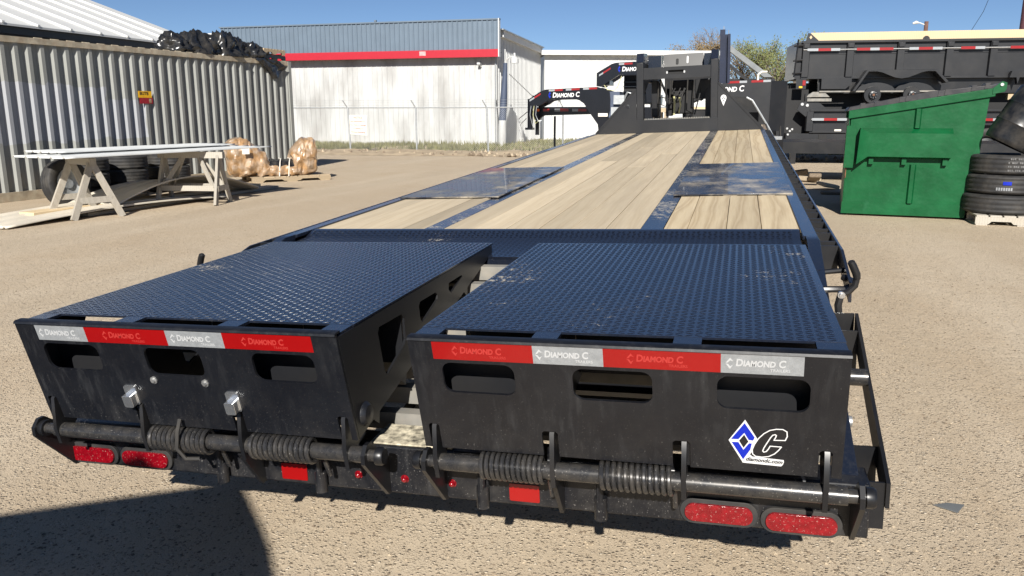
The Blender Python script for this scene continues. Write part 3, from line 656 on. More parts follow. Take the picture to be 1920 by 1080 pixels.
# ramps -------------------------------------------------------------
PT = Vector((0, -1.797, 0.0335)); DV = Vector((0, 0.208, -0.978)).normalized(); PN = Vector((0, -0.978, -0.208)).normalized(); UP = -DV
def make_ramp(x0, x1, wins, notches, label):
    W = x1-x0; Lr = 0.343
    # back panel with windows and hinge notches
    outer = [(x0, 0.006), (x1, 0.006), (x1, Lr)]
    for n0, n1 in sorted(notches, reverse=True): outer += [(n1, Lr), (n1, 0.272), (n1-0.006, 0.266), (n0+0.006, 0.266), (n0, 0.272), (n0, Lr)]
    outer.append((x0, Lr))
    holes = [rrect(a, b, 0.074, 0.163, 0.026, 5) for a, b in wins]
    m = TM(); m.plate(outer, holes, PT, (1,0,0), DV, -PN, 0.008)
    rp = m.build('ramp', 'black_paint', T); rp['label'] = label
    # folded top lip
    lip = [(-1.799, 0.022), (-1.797, 0.028), (-1.791, 0.031), (-1.768, 0.0315), (-1.768, 0.0255), (-1.786, 0.0255), (-1.789, 0.022)]
    TM().prism(lip, x0, x1, 'x').build('top_lip', 'black_paint', rp)
    # tread plate and its raised treads
    zf = lambda y: 0.0085+0.0165*(-0.385-y)/1.305
    yr, yf = -1.69, -0.385
    m = TM(); m.add([(x0, yr, zf(yr)), (x1, yr, zf(yr)), (x1, yf, zf(yf)), (x0, yf, zf(yf)), (x0, yr, zf(yr)-0.006), (x1, yr, zf(yr)-0.006), (x1, yf, zf(yf)-0.006), (x0, yf, zf(yf)-0.006)],
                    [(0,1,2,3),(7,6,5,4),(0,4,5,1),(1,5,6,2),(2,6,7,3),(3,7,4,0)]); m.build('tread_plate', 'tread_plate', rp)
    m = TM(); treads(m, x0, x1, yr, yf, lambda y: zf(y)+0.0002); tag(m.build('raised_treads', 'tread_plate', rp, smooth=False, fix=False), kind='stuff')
    # wedge side plates and inner ribs
    side = [(-1.782, 0.017), (-0.40, 0.001), (-0.40, -0.030), (-1.715, -0.302)]
    cut = [[(-1.535, -0.028), (-1.372, -0.034), (-1.352, -0.052), (-1.352, -0.122), (-1.365, -0.135), (-1.505, -0.186), (-1.520, -0.170), (-1.545, -0.045)],
           [(-1.215, -0.034), (-1.072, -0.038), (-1.055, -0.052), (-1.058, -0.066), (-1.205, -0.108), (-1.222, -0.095), (-1.228, -0.046)],
           [(-0.94, -0.036), (-0.80, -0.038), (-0.79, -0.046), (-0.92, -0.078), (-0.945, -0.06)]]
    for xx in (x0, x1-0.008, x0+W*0.33, x0+W*0.66):
        TM().plate(side, cut, (xx, 0, 0), (0,1,0), (0,0,1), (1,0,0), 0.008).build('side_plate', 'black_sheet', rp)
    for xx in (x0+0.035, x0+W*0.33, x0+W*0.66, x1-0.035):
        TM().box(xx-0.033, xx+0.033, -1.768, yr+0.004, 0.016, 0.0245).build('top_tab', 'tread_plate', rp)
    for y, zb in ((-1.36, -0.20), (-1.02, -0.14), (-0.70, -0.08)):
        zt = zf(y)-0.007
        segs = [x0+0.008, x0+W*0.33, x0+W*0.66, x1-0.008]
        for a, b in zip(segs[:-1], segs[1:]): TM().box(a+0.009, b-0.001, y, y+0.006, zb, zt-0.03 if y < -1.1 else zt).build('inner_rib', 'black_sheet', rp)
    # stiffener plates close behind the outer windows
    for a, b in ((x0+0.009, x0+W*0.33-0.001), (x0+W*0.66+0.009, x1-0.009)):
        TM().box(a, b, -1.665, -1.659, -0.24, -0.03).build('stiffener_plate', 'black_sheet', rp)
    # bottom cleats
    for k in range(6):
        y = -1.62+0.21*k; z = -0.302+(y+1.715)*0.2068
        TM().prism([(y, z), (y+0.045, z+0.0093), (y+0.035, z-0.028)], x0+0.01, x1-0.001, 'x').build('cleat', 'black_sheet', rp)
    return rp
def panel_pt(x, s, h=0.001): return PT+Vector((x, 0, 0))+DV*s+PN*h
def tape(rp, x0, x1, s0, s1, mat):
    TM().plate([(x0, s0), (x1, s0), (x1, s1), (x0, s1)], [], PT+PN*0.0002, (1,0,0), DV, PN, 0.0009).build('reflective_tape', mat, rp)
    w_ = 0.17; xc = (x0+x1)/2
    pm = 'silver_print' if mat == 'silver_tape' else 'red_print'
    O = panel_pt(xc-0.058, s0+0.031, 0.0013)
    tput(text_mesh('Diamond C', 0.026, pm, shear=0.12, bold=0.034, smallcaps=True, ext=0.0001, sx=0.84), 'lettering', rp, O, (1,0,0), UP)
    tput(text_mesh('TRAILERS', 0.0105, pm, bold=0.01, ext=0.0001), 'lettering', rp, panel_pt(xc+0.018, s0+0.043, 0.0013), (1,0,0), UP)
    cx = xc-0.070
    q = TM(); q.plate([(cx-0.010, 0.024), (cx, 0.010), (cx+0.007, 0.020), (cx, 0.017), (cx-0.005, 0.023)], [], PT+DV*s0+PN*0.0012, (1,0,0), DV, PN, 0.0003)
    q.plate([(cx-0.010, 0.026), (cx-0.004, 0.027), (cx, 0.033), (cx+0.006, 0.029), (cx, 0.040)], [], PT+DV*s0+PN*0.0012, (1,0,0), DV, PN, 0.0003); q.build('tape_emblem', pm, rp)
RL = make_ramp(-1.159, -0.098, ((-1.085, -0.888), (-0.727, -0.537), (-0.372, -0.180)), ((-1.146, -1.112), (-0.825, -0.790), (-0.488, -0.452), (-0.148, -0.116)), 'left folded ramp with license plate lamps')
RR = make_ramp(0.105, 1.159, ((0.188, 0.380), (0.528, 0.722), (0.872, 1.078)), ((0.124, 0.154), (0.436, 0.478), (0.767, 0.810), (1.106, 1.136)), 'right folded ramp with blue diamond emblem')
for a, b, mt in ((-1.087, -0.909, 'silver_tape'), (-0.909, -0.631, 'red_tape'), (-0.631, -0.446, 'silver_tape'), (-0.446, -0.172, 'red_tape')): tape(RL, a, b, 0.014, 0.063, mt)
for a, b, mt in ((0.170, 0.433, 'red_tape'), (0.433, 0.607, 'silver_tape'), (0.607, 0.880, 'red_tape'), (0.880, 1.061, 'silver_tape')): tape(RR, a, b, 0.013, 0.064, mt)
# arms from each ramp to its hinge shaft
for rp, xs_ in ((RL, (-1.128, -0.80, -0.463, -0.130)), (RR, (0.140, 0.462, 0.795, 1.124))):
    for x in xs_:
        TM().prism([(-1.70, -0.19), (-1.742, -0.235), (-1.752, -0.33), (-1.742, -0.385), (-1.712, -0.39), (-1.690, -0.35), (-1.640, -0.30), (-1.66, -0.22)], x-0.006, x+0.006, 'x').build('hinge_arm', 'black_frame', rp)
# pin boss on the inner side of the left ramp
TM().lathe([(0.0, 0.016), (0.026, 0.013), (0.034, 0.004), (0.036, 0.0)], (-0.098, -1.668, -0.245), (1,0,0), 18).build('pin_boss', 'black_paint', RL)
# license plate lamps and bolts
for x in (-0.816, -0.467):
    O = panel_pt(x, 0.238, 0.0)
    lm = TM().plate(rrect(-0.021, 0.021, -0.032, 0.032, 0.007, 3), [], O, (1,0,0), DV, PN, 0.006).build('plate_lamp', 'chrome', RL)
    lm.data.transform(Matrix.Translation((0,0,0)))
    TM().plate(rrect(-0.0165, 0.0165, -0.010, 0.030, 0.006, 3), [], O+PN*0.006, (1,0,0), DV, PN, 0.022).build('lamp_hood', 'chrome', RL, bevel=0.005)
for x in (-0.722, -0.547):
    TM().lathe([(0.0, 0.008), (0.006, 0.008), (0.0075, 0.003), (0.012, 0.003), (0.012, 0.0)], panel_pt(x, 0.183, 0), PN, 8).build('bolt', 'zinc', RL)
# blue diamond emblem
def flat(poly, h, mat, name, holes=()):
    TM().plate(poly, list(holes), PT+PN*h, (1,0,0), DV, PN, 0.0003).build(name, mat, RR)
flat([(0.9372, 0.1912), (0.9002, 0.2524), (0.9344, 0.3160), (0.9720, 0.2545)], 0.0006, 'white_print', 'emblem_diamond')
flat([(0.9361, 0.2006), (0.9057, 0.2485), (0.9228, 0.2479), (0.9360, 0.2286), (0.9466, 0.2483), (0.9568, 0.2492), (0.9600, 0.2400)], 0.0010, 'blue_print', 'emblem_chevron')
flat([(0.9072, 0.2570), (0.9230, 0.2565), (0.9350, 0.2780), (0.9475, 0.2578), (0.9540, 0.2580), (0.9510, 0.2760), (0.9349, 0.3062)], 0.0010, 'blue_print', 'emblem_chevron')
flat([(0.9245, 0.2520), (0.9358, 0.2340), (0.9460, 0.2530), (0.9352, 0.2720)], 0.0010, 'black_print', 'emblem_centre')
flat([(0.9338, 0.3161), (0.9404, 0.3030), (0.9497, 0.2898), (0.9567, 0.2962), (0.9921, 0.2980), (1.0279, 0.2998), (1.0288, 0.3049), (1.0265, 0.3139), (1.0227, 0.3187)], 0.0009, 'white_print', 'emblem_bar')
CP = [(1.0289, 0.2419), (1.033, 0.2305), (1.0318, 0.2171), (1.0223, 0.2112), (1.0078, 0.2116), (0.9934, 0.2162), (0.9804, 0.2266), (0.9688, 0.2412), (0.9598, 0.2593), (0.9551, 0.2753), (0.9565, 0.2874), (0.9635, 0.2938), (0.9785, 0.2949), (0.9933, 0.2918), (1.0065, 0.2827), (1.0154, 0.2714), (1.021, 0.2614), (0.9956, 0.2612), (0.9919, 0.2702), (0.9874, 0.2775), (0.9821, 0.2798), (0.9793, 0.2765), (0.9817, 0.2676), (0.988, 0.2533), (0.9955, 0.2372), (1.0005, 0.2291), (1.0058, 0.227), (1.0085, 0.2293), (1.0074, 0.2345), (1.0037, 0.2433)]
q = TM()
for i in range(len(CP)):
    a_, b_ = Vector(CP[i]), Vector(CP[(i+1) % len(CP)]); d_ = (b_-a_).normalized(); n_ = Vector((-d_.y, d_.x))*0.0013; e_ = d_*0.0009
    q.plate([tuple(a_-e_-n_), tuple(b_+e_-n_), tuple(b_+e_+n_), tuple(a_-e_+n_)], [], PT+PN*(0.0019+0.00001*i), (1,0,0), DV, PN, 0.0002)
flat(CP, 0.0015, 'black_print', 'emblem_letter')
tag(q.build('emblem_outline', 'white_print', RR), kind='stuff')
tput(text_mesh('diamondc.com', 0.0148, 'black_print', shear=0.3, bold=0.03, ext=0.0001, sx=0.97), 'lettering', RR, panel_pt(0.9400, 0.3085, 0.0016), (1,0,-0.03), (0.03*UP[2],UP[1],UP[2]))
TM().lathe([(0.0, 0.0006), (0.007, 0.0006)], panel_pt(0.69, 0.305, 0), PN, 10).build('bolt_hole', 'dark_hole', RR)
# bungee cord round the left spring
q = TM(); q.tube([(-0.665, -1.745, -0.27), (-0.662, -1.766, -0.30), (-0.668, -1.772, -0.35), (-0.655, -1.757, -0.39), (-0.625, -1.735, -0.398)], 0.006, 7).build('wire_loom', 'rubber', T)
# gooseneck end of the deck -------------------------------------------
Y0 = LF
TM().box(-0.575, 0.575, Y0-0.02, Y0-0.005, 0.0, 0.185).build('front_sill', 'black_sheet', T)
q = TM()
q.box(-0.47, 0.47, Y0+0.01, Y0+0.06, 0.1861, 0.190)
for k in range(38): q.box(-0.46+k*0.0245, -0.46+k*0.0245+0.012, Y0+0.011, Y0+0.059, 0.188, 0.205)
q.build('grip_strip', 'dusty_steel', T)
TM().box(-0.47, 0.47, Y0-0.004, Y0+0.5, 0.170, 0.186).build('neck_floor', 'black_frame', T)
hl = [[(-0.70-0.024, 0.395), (-0.70-0.004, 0.425), (-0.70-0.004, 0.409), (-0.70-0.012, 0.397)], [(-0.70+0.004, 0.425), (-0.70+0.024, 0.395), (-0.70+0.012, 0.397), (-0.70+0.004, 0.409)],
      [(-0.70-0.024, 0.385), (-0.70-0.012, 0.383), (-0.70-0.004, 0.371), (-0.70-0.004, 0.355)], [(-0.70+0.024, 0.385), (-0.70+0.004, 0.355), (-0.70+0.004, 0.371), (-0.70+0.012, 0.383)]]
TM().plate([(-1.18, 0.0), (-0.576, 0.0), (-0.576, 0.64), (-0.60, 0.60)], hl, (0, Y0-0.012, 0), (1,0,0), (0,0,1), (0,1,0), 0.012).build('gusset_plate', 'black_sheet', T)
TM().plate([(0.576, 0.0), (1.20, 0.0), (0.60, 0.645), (0.576, 0.68)], [], (0, Y0-0.012, 0), (1,0,0), (0,0,1), (0,1,0), 0.012).build('gusset_plate', 'black_sheet', T)
TM().beam((1.20, Y0-0.014, 0.006), (0.582, Y0-0.014, 0.672), 0.03, 0.012, (0,1,0)).build('gusset_edge', 'black_frame', T)
TM().beam((-1.18, Y0-0.014, 0.006), (-0.582, Y0-0.014, 0.632), 0.03, 0.012, (0,1,0)).build('gusset_edge', 'black_frame', T)
pin = [(0.655+0.040*math.cos(R(a)), 0.455+0.045*math.sin(R(a))) for a in range(-20, 201, 20)]+[(0.655, 0.345)]
TM().plate(pin, [], (0, Y0-0.0135, 0), (1,0,0), (0,0,1), (0,1,0), 0.001).build('pin_decal', 'white_print', T)
q = TM()
for dx, dy in ((0.018, 0), (-0.018, 0), (0, 0.022), (0, -0.022)): q.plate([(0.655+dx-0.011, 0.445+dy), (0.655+dx, 0.445+dy+0.011), (0.655+dx+0.011, 0.445+dy), (0.655+dx, 0.445+dy-0.011)], [], (0, Y0-0.0145, 0), (1,0,0), (0,0,1), (0,1,0), 0.0008)
q.build('pin_decal_mark', 'black_print', T)
for s in (-1, 1):
    TM().box(min(0.475*s, 0.575*s), max(0.475*s, 0.575*s), Y0-0.004, Y0+0.16, 0.0, 1.0).build('neck_post', 'black_sheet', T, bevel=0.006)
    x0, x1 = (0.475, 0.575) if s > 0 else (-0.575, -0.475)
    TM().prism([(Y0-0.004, 1.002), (Y0+0.16, 1.002), (Y0+0.55, 1.02), (Y0+0.55, 1.14), (Y0+0.10, 1.13)], x0, x1, 'x').build('post_head', 'tread_plate', T)
    TM().prism([(Y0+0.16, 1.0), (Y0+0.16, 0.55), (Y0+0.7, 0.72), (Y0+2.7, 0.72), (Y0+2.7, 0.98), (Y0+0.56, 1.0)], x0, x1, 'x').build('neck_beam', 'black_frame', T)
    TM().box(0.40*s-0.05, 0.40*s+0.05, Y0+1.25, Y0+1.36, -0.86, 0.72).build('jack_leg', 'black_frame', T)
    TM().box(0.40*s-0.11, 0.40*s+0.11, Y0+1.20, Y0+1.41, -0.90, -0.86).build('jack_foot', 'black_frame', T)
TM().plate([(-0.476, 0.76), (0.476, 0.76), (0.476, 0.922), (-0.476, 0.922)], [rrect(-0.135, 0.105, 0.815, 0.875, 0.028, 4)], (0, Y0+0.02, 0), (1,0,0), (0,0,1), (0,1,0), 0.09).build('cross_beam', 'black_sheet', T)
TM().plate(rrect(-0.14, 0.11, 0.81, 0.88, 0.03, 4), [], (0, Y0+0.06, 0), (1,0,0), (0,0,1), (0,1,0), 0.02).build('slot_back', 'dark_hole', T)
for x in (-0.137, 0.107): TM().plate(rrect(x-0.012, x+0.012, 0.828, 0.862, 0.01, 3), [], (0, Y0+0.012, 0), (1,0,0), (0,0,1), (0,1,0), 0.007).build('slot_bolt', 'zinc', T)
TM().plate([(-0.26, 0.0), (0.36, 0.0), (0.34, 0.20), (-0.24, 0.20)], [], (0, Y0+0.62, 0.93), (1,0,0), (0,0.35,0.94), (0,1,0), 0.01).build('neck_cover', 'black_frame', T)
q = TM(); q.plate(rrect(0.10, 0.122, 0.05, 0.16, 0.01, 3), [], (0, Y0+0.610, 0.93), (1,0,0), (0,0.35,0.94), (0,1,0), 0.004); q.build('cover_decal', 'white_print', T)
q = TM(); q.plate(rrect(-0.06, -0.02, 0.04, 0.13, 0.018, 4), [], (0, Y0+0.612, 0.93), (1,0,0), (0,0.35,0.94), (0,1,0), 0.004); q.build('cover_hole', 'dark_hole', T)
for x0, x1 in ((-0.45, -0.26), (0.36, 0.47)): TM().box(x0, x1, Y0+0.45, Y0+1.05, 0.92, 1.10).build('cover_side', 'tread_plate', T)
TM().box(-0.40, 0.40, Y0+2.55, Y0+2.75, 0.55, 0.95).build('coupler_head', 'black_frame', T)
TM().tube([(0, Y0+2.65, 0.95), (0, Y0+2.65, -0.25)], 0.06, 12).build('coupler_tube', 'black_frame', T)
# hoses, chains and the gear box hanging under the neck
TM().box(-0.15, 0.17, Y0+1.15, Y0+1.40, 0.22, 0.74).build('jack_gearbox', 'dark_hole', T, bevel=0.02)
TM().box(0.18, 0.46, Y0+1.5, Y0+1.7, 0.44, 0.75).build('hydraulic_tank', 'black_frame', T, bevel=0.01)
TM().box(-0.465, -0.36, Y0+1.0, Y0+1.2, 0.19, 0.75).build('battery_box', 'black_frame', T, bevel=0.01)
TM().box(-0.27, -0.16, Y0+1.3, Y0+1.45, 0.19, 0.62).build('pump_motor', 'dark_hole', T, bevel=0.01)
TM().box(0.0, 0.05, Y0+1.22, Y0+1.27, -0.85, 0.30).build('jack_screw', 'black_frame', T)
for k, (x, sag) in enumerate(((-0.34, 0.34), (-0.30, 0.24), (-0.22, 0.30), (-0.16, 0.42), (-0.13, 0.20), (0.10, 0.46), (0.20, 0.28))):
    TM().tube([(x, Y0+0.9, 0.74), (x-0.02, Y0+0.92, 0.74-sag), (x+0.10, Y0+1.0, 0.74-sag*1.15), (x+0.20, Y0+1.05, 0.62)], 0.010, 6).build('hose', 'rubber', T)
TM().tube([(-0.10, Y0+0.8, 0.50), (-0.09, Y0+0.8, 0.40), (-0.10, Y0+0.8, 0.22)], 0.016, 6).build('safety_chain', 'chain_yellow', T)
TM().tube([(-0.02, Y0+0.8, 0.48), (0.0, Y0+0.8, 0.36), (-0.03, Y0+0.82, 0.25)], 0.014, 6).build('safety_chain', 'chain_yellow', T)
TM().beam((-0.33, Y0+1.0, 0.76), (-0.21, Y0+0.9, 0.50), 0.02, 0.03).build('neck_brace', 'black_frame', T)
TM().beam((-0.21, Y0+0.9, 0.52), (-0.20, Y0+0.9, 0.18), 0.03, 0.02).build('neck_brace', 'black_frame', T)
# steel column bolted on the right post
q = TM(); q.box(0.595, 0.665, Y0+0.02, Y0+0.035, 0.655, 1.385); q.box(0.615, 0.635, Y0+0.035, Y0+0.15, 0.655, 1.36); q.box(0.660, 0.735, Y0+0.15, Y0+0.165, 0.655, 1.325); q.box(0.700, 0.735, Y0+0.06, Y0+0.15, 0.655, 1.325)
q.build('steel_column', simple('blue_black', (0.012, 0.017, 0.038, 1), 0.35, 0, 0.2) and 'blue_black', T)
q = TM(); q.box(0.64, 0.648, Y0+0.04, Y0+0.05, 1.36, 1.43); q.box(0.705, 0.713, Y0+0.1, Y0+0.11, 1.325, 1.38); q.build('column_tab', 'dusty_steel', T)
# under-frame, axles and wheels (in the shade below the deck)
for s in (-1, 1):
    x0, x1 = (0.47, 0.54) if s > 0 else (-0.54, -0.47)
    TM().box(x0, x1, -0.5, LF, -0.40, -0.05).build('main_beam', 'black_frame', T)
for k in range(20):
    y = 0.2+k*0.425
    if YP1-0.1 < y < YP2+0.1: TM().box(-0.46, 0.46, y, y+0.04, -0.12, -0.045).build('deck_joist', 'black_frame', T)
    else: TM().box(-1.16, 1.16, y, y+0.04, -0.12, -0.045).build('deck_joist', 'black_frame', T)
def tyre_mesh(rad, width, mat='rubber', n=32):
    w2 = width/2; r1 = rad*0.58
    prof = [(r1, -w2*0.7), (r1*1.12, -w2*0.9), (rad*0.82, -w2), (rad*0.94, -w2*0.93), (rad*0.99, -w2*0.78)]
    for g0 in (-0.5, 0.0, 0.5):
        prof += [(rad, w2*(g0-0.17)), (rad*0.985, w2*(g0-0.045)) , (rad*0.985, w2*(g0+0.045)), (rad, w2*(g0+0.17))]
    prof += [(rad*0.99, w2*0.78), (rad*0.94, w2*0.93), (rad*0.82, w2), (r1*1.12, w2*0.9), (r1, w2*0.7)]
    return MB().lathe(prof, (0,0,0), (1,0,0), n).mesh('tyre', mat)
TY = tyre_mesh(0.385, 0.22)
RIM = MB().lathe([(0.0, 0.04), (0.06, 0.05), (0.07, 0.0), (0.15, -0.02), (0.19, 0.05), (0.225, 0.08), (0.225, -0.08)], (0,0,0), (1,0,0), 24).mesh('rim', 'black_sheet')
for s in (-1, 1):
    for y in (1.66, 2.64):
        for x in (0.70, 0.98):
            wh = inst(TY, 'tyre', T, (x*s, y, HD-0.568)); inst(RIM, 'rim', wh, (0.0, 0, 0), (0, 0, 0 if s > 0 else math.pi))
for y in (1.66, 2.64): TM().tube([(-0.66, y, -0.568), (0.66, y, -0.568)], 0.06, 10).build('axle', 'black_frame', T)
# ------------------------------------------------------------------ shipping container
cdir = math.atan2(0.72, 8.23)
C = thing('shipping_container', 'khaki corrugated shipping container with pale overpainted patch on its side', 'container', (-10.97-0.35, 3.0, 0), -cdir)
CL, CH, P = 12.25, 2.73, 0.25
prof = []; y = 0.1
while y < CL-0.1:
    prof += [(0.0, y), (0.0, y+0.07), (-0.062, y+0.112), (-0.062, y+0.197)]; y += P
# side sheet one panel at a time
k = 0
while k < len(prof)-1:
    seg = prof[k:k+21]; n = len(seg)
    q = MB(); q.add([(p[0], p[1], 0.16) for p in seg]+[(p[0], p[1], CH-0.10) for p in seg], [(i, i+1, n+i+1, n+i) for i in range(n-1)])
    q.build('side_sheet', 'container_paint', C); k += 20
MB().box(-0.06, 0.02, 0, CL, 0.0, 0.16).build('bottom_rail', 'container_rail', C)
MB().box(-0.07, 0.02, 0, CL, CH-0.10, CH).build('top_rail', 'container_rail', C)
MB().box(-2.43, -0.08, 0.02, CL-0.02, CH-0.06, CH-0.02).build('roof', 'container_rail', C)
MB().box(-2.43, -0.07, 0.02, CL-0.02, 0.05, 0.16).build('floor', 'container_rail', C)
MB().box(-2.43, -0.07, 0.0, 0.06, 0.1, CH-0.03).build('end_wall', 'container_paint', C)
MB().box(-2.43, -0.07, CL-0.06, CL, 0.1, CH-0.03).build('end_wall', 'container_paint', C)
MB().box(-2.44, -2.38, 0.02, CL-0.02, 0.05, CH-0.03).build('far_side', 'container_paint', C)
for yy in (0, CL-0.12): MB().box(-0.10, 0.03, yy, yy+0.12, 0.0, CH+0.005).build('corner_post', 'container_paint', C)
for k in range(22):
    MB().tube([(-0.01, 5.0+k*0.33, CH+0.0), (-0.01, 5.16+k*0.33, CH+0.0)], 0.016, 6).build('roof_weld_bump', 'container_rail', C)
# warning sticker on the corrugation
st = MB(); st.box(0.004, 0.010, 7.18, 7.52, 1.77, 1.90)
S = tag(st.build('warning_sticker', 'yellow_sticker', None), 'small yellow and red warning sticker on the container side', 'sticker')
MB().box(0.004, 0.010, 7.20, 7.54, 1.655, 1.769).build('red_half', 'red_sticker', S)
MB().box(0.0105, 0.012, 7.44, 7.5, 1.67, 1.75).build('faded_corner', 'kraft', S)
put(text_mesh('BUTB', 0.085, 'black_print', bold=0.02, sx=1.1), 'lettering', S, frame((0.0112, 7.21, 1.825), (0,1,0), (0,0,1)))
S.matrix_world = Matrix.Translation(C.location) @ Matrix.Rotation(-cdir, 4, 'Z')
# black polythene heap on the container roof, one flap over the edge
CM = Matrix.Translation(C.location) @ Matrix.Rotation(-cdir, 4, 'Z')
hp = thing('plastic_heap', 'crumpled heap of black plastic sheeting on the container roof', 'tarp')
def crumple(c, rad, sd, nu=40, nv=26):
    def fn(u, v):
        a_, b_ = 2*math.pi*u, math.pi*(v-0.5)
        d = Vector((math.cos(a_)*math.cos(b_), math.sin(a_)*math.cos(b_), math.sin(b_)))
        n1 = mnoise.noise(d*1.6+Vector((sd, 0, 0))); n2 = mnoise.ridged_multi_fractal(d*1.9+Vector((0, sd, 0)), 0.8, 2.1, 4, 1.0, 2.0)
        k_ = 0.62+0.30*n1+0.24*n2
        return (c[0]+d.x*rad[0]*k_, c[1]+d.y*rad[1]*k_, max(2.735, c[2]+d.z*rad[2]*k_))
    m_ = MB().grid(fn, nu, nv); m_.sharp = 80; return m_
for k, (x_, y_, ry, hz) in enumerate(((-0.42, 8.70, 0.42, 0.34), (-0.38, 9.20, 0.42, 0.46), (-0.45, 9.65, 0.45, 0.44), (-0.36, 10.15, 0.45, 0.50), (-0.42, 10.65, 0.45, 0.46), (-0.36, 11.10, 0.38, 0.36), (-0.9, 9.4, 0.6, 0.42), (-0.9, 10.5, 0.6, 0.46))):
    crumple((x_, y_, 2.80), (0.42, ry, hz), 3.7*k+1.3).build('plastic_fold', 'black_plastic', hp)
def flap(u, v):
    y = 10.75+0.9*u+0.35*v; d = v*(0.18+0.28*math.sin(math.pi*u)**1.5)
    return (0.05+0.03*mnoise.noise((u*6, v*5, 3))+0.03*math.sin(u*14)*v, y, 2.76-d+0.03*mnoise.noise((u*5, v*5, 7)))
MB().grid(flap, 26, 16).build('hanging_flap', 'black_plastic', hp)
hp.matrix_world = CM
def pallet(name, label, loc, rz, size=(1.1, 1.0), mat='pallet_wood', h=0.13):
    Pt = thing(name, label, 'pallet', loc, rz); L_, W_ = size; n = 7
    for i in range(n): MB().box(i*L_/n+0.01, (i+1)*L_/n-0.015, 0, W_, h-0.02, h).build('slat', mat, Pt)
    for y_ in (0.0, W_/2-0.02, W_-0.04):
        MB().prism([(0, 0.02), (L_*0.14, 0.02), (L_*0.17, 0.055), (L_*0.37, 0.055), (L_*0.40, 0.02), (L_*0.60, 0.02), (L_*0.63, 0.055), (L_*0.83, 0.055), (L_*0.86, 0.02), (L_, 0.02), (L_, h-0.021), (0, h-0.021)], y_, y_+0.04, 'y').build('stringer', mat, Pt)
    for i in (0, 3, 6): MB().box(i*L_/n+0.01, (i+1)*L_/n-0.015, 0, W_, 0.0, 0.019).build('bottom_slat', mat, Pt)
    return Pt
cw = lambda x, y, z: CM @ Vector((x, y, z))
pallet('wooden_pallet', 'orange brown pallet, upper of two at the end of the container roof', cw(-0.05, 11.3, 2.88), R(90)-cdir, (0.85, 1.0))
pallet('plastic_pallet', 'black pallet, lower of two at the end of the container roof', cw(-0.05, 11.3, 2.735), R(90)-cdir, (0.85, 1.0), 'black_frame')

# ------------------------------------------------------------------ sawhorses and sheet metal
def sawhorse(label, feet, a, b, ztop, brace, wood_='grey_wood'):
    H = thing('sawhorse', label, 'sawhorse', ((a[0]+b[0])/2, (a[1]+b[1])/2, 0), group='sawhorses by the container')
    c = Vector(((a[0]+b[0])/2, (a[1]+b[1])/2, 0)); A = Vector((a[0], a[1], ztop))-c; B = Vector((b[0], b[1], ztop))-c
    MB().beam(A+(A-B)*0.05, B+(B-A)*0.05, 0.09, 0.10).build('top_beam', wood_, H)
    tops = [A, B, B, A]
    ft = [Vector((f[0], f[1], 0.0))-c for f in feet]
    for t_, f in zip(tops, ft): MB().beam(t_+(B-A if t_ is A else A-B)*0.04, f, 0.088, 0.045, (B-A)).build('leg', wood_, H)
    for i, j in ((0, 3), (1, 2)):
        p = ft[i].lerp(tops[i], 0.33); q_ = ft[j].lerp(tops[j], 0.33); MB().beam(p, q_, 0.03, 0.085).build('cross_rail', wood_, H)
    if brace:
        for i, j in ((0, 1), (3, 2)):
            p = ft[i].lerp(tops[i], 0.34); q_ = ft[j].lerp(tops[j], 0.34); mid = (A+B)/2
            MB().beam(p, q_, 0.035, 0.085).build('long_rail', wood_, H)
            MB().beam(p.lerp(q_, 0.06), mid+(A-B)*0.12, 0.035, 0.07).build('brace', wood_, H)
            MB().beam(q_.lerp(p, 0.06), mid+(B-A)*0.12, 0.035, 0.07).build('brace', wood_, H)
    return H
sawhorse('weathered grey sawhorse at the left, nearer the camera', ((-8.80, 5.83), (-8.05, 5.49), (-7.77, 6.11), (-8.54, 6.43)), (-8.60, 6.10), (-7.98, 5.86), 0.80, False)
sawhorse('long braced grey sawhorse at the right end of the metal sheets', ((-8.22, 7.41), (-7.25, 7.60), (-7.40, 8.21), (-8.40, 8.02)), (-8.32, 7.74), (-7.32, 7.92), 0.80, True)
def roofsheet(name, label, o0, u_, v_, L_, W_, mat='sheet_metal', bend=0.0, twist=0.0, ribs=4, z=0.0):
    u_ = Vector(u_).normalized(); v_ = Vector(v_).normalized(); o0 = Vector(o0); pts = []
    prof_ = []
    for k in range(ribs+1):
        c_ = W_*k/ribs
        prof_ += [(c_-0.03, 0), (c_-0.012, 0.022), (c_+0.012, 0.022), (c_+0.03, 0)]
    m_ = MB(); N_ = 24
    for i in range(N_+1):
        t_ = i/N_
        for c_, h_ in prof_: m_.v.append(tuple(u_*(L_*t_)+v_*c_+Vector((0, 0, h_+bend*math.sin(math.pi*t_)-bend*0.6*(2*t_-1)**2+twist*t_*(c_/W_-0.5)))))
    n_ = len(prof_)
    for i in range(N_):
        for j in range(n_-1): m_.f.append((i*n_+j, (i+1)*n_+j, (i+1)*n_+j+1, i*n_+j+1))
    s_ = m_.build(name, mat); s_.location = o0; s_.modifiers.new('thick', 'SOLIDIFY').thickness = 0.002
    return tag(s_, label, 'metal sheet')
roofsheet('metal_sheet', 'long pale grey ribbed metal sheet lying across both sawhorses', (-8.98, 5.50, 0.87), (0.16, 1, 0.0), (1, -0.16, 0), 4.1, 1.05)
roofsheet('metal_sheet', 'second ribbed metal sheet under the top one, jutting toward the container', (-9.35, 6.05, 0.91), (0.20, 1, 0.0), (1, -0.2, 0), 3.4, 0.75)
roofsheet('metal_sheet', 'buckled beige metal sheet on the ground under the sawhorses', (-9.25, 6.3, 0.12), (0.12, 1, 0.0), (1, -0.12, 0.0), 3.6, 1.0, 'beige_sheet', bend=0.24, twist=0.2, ribs=3)
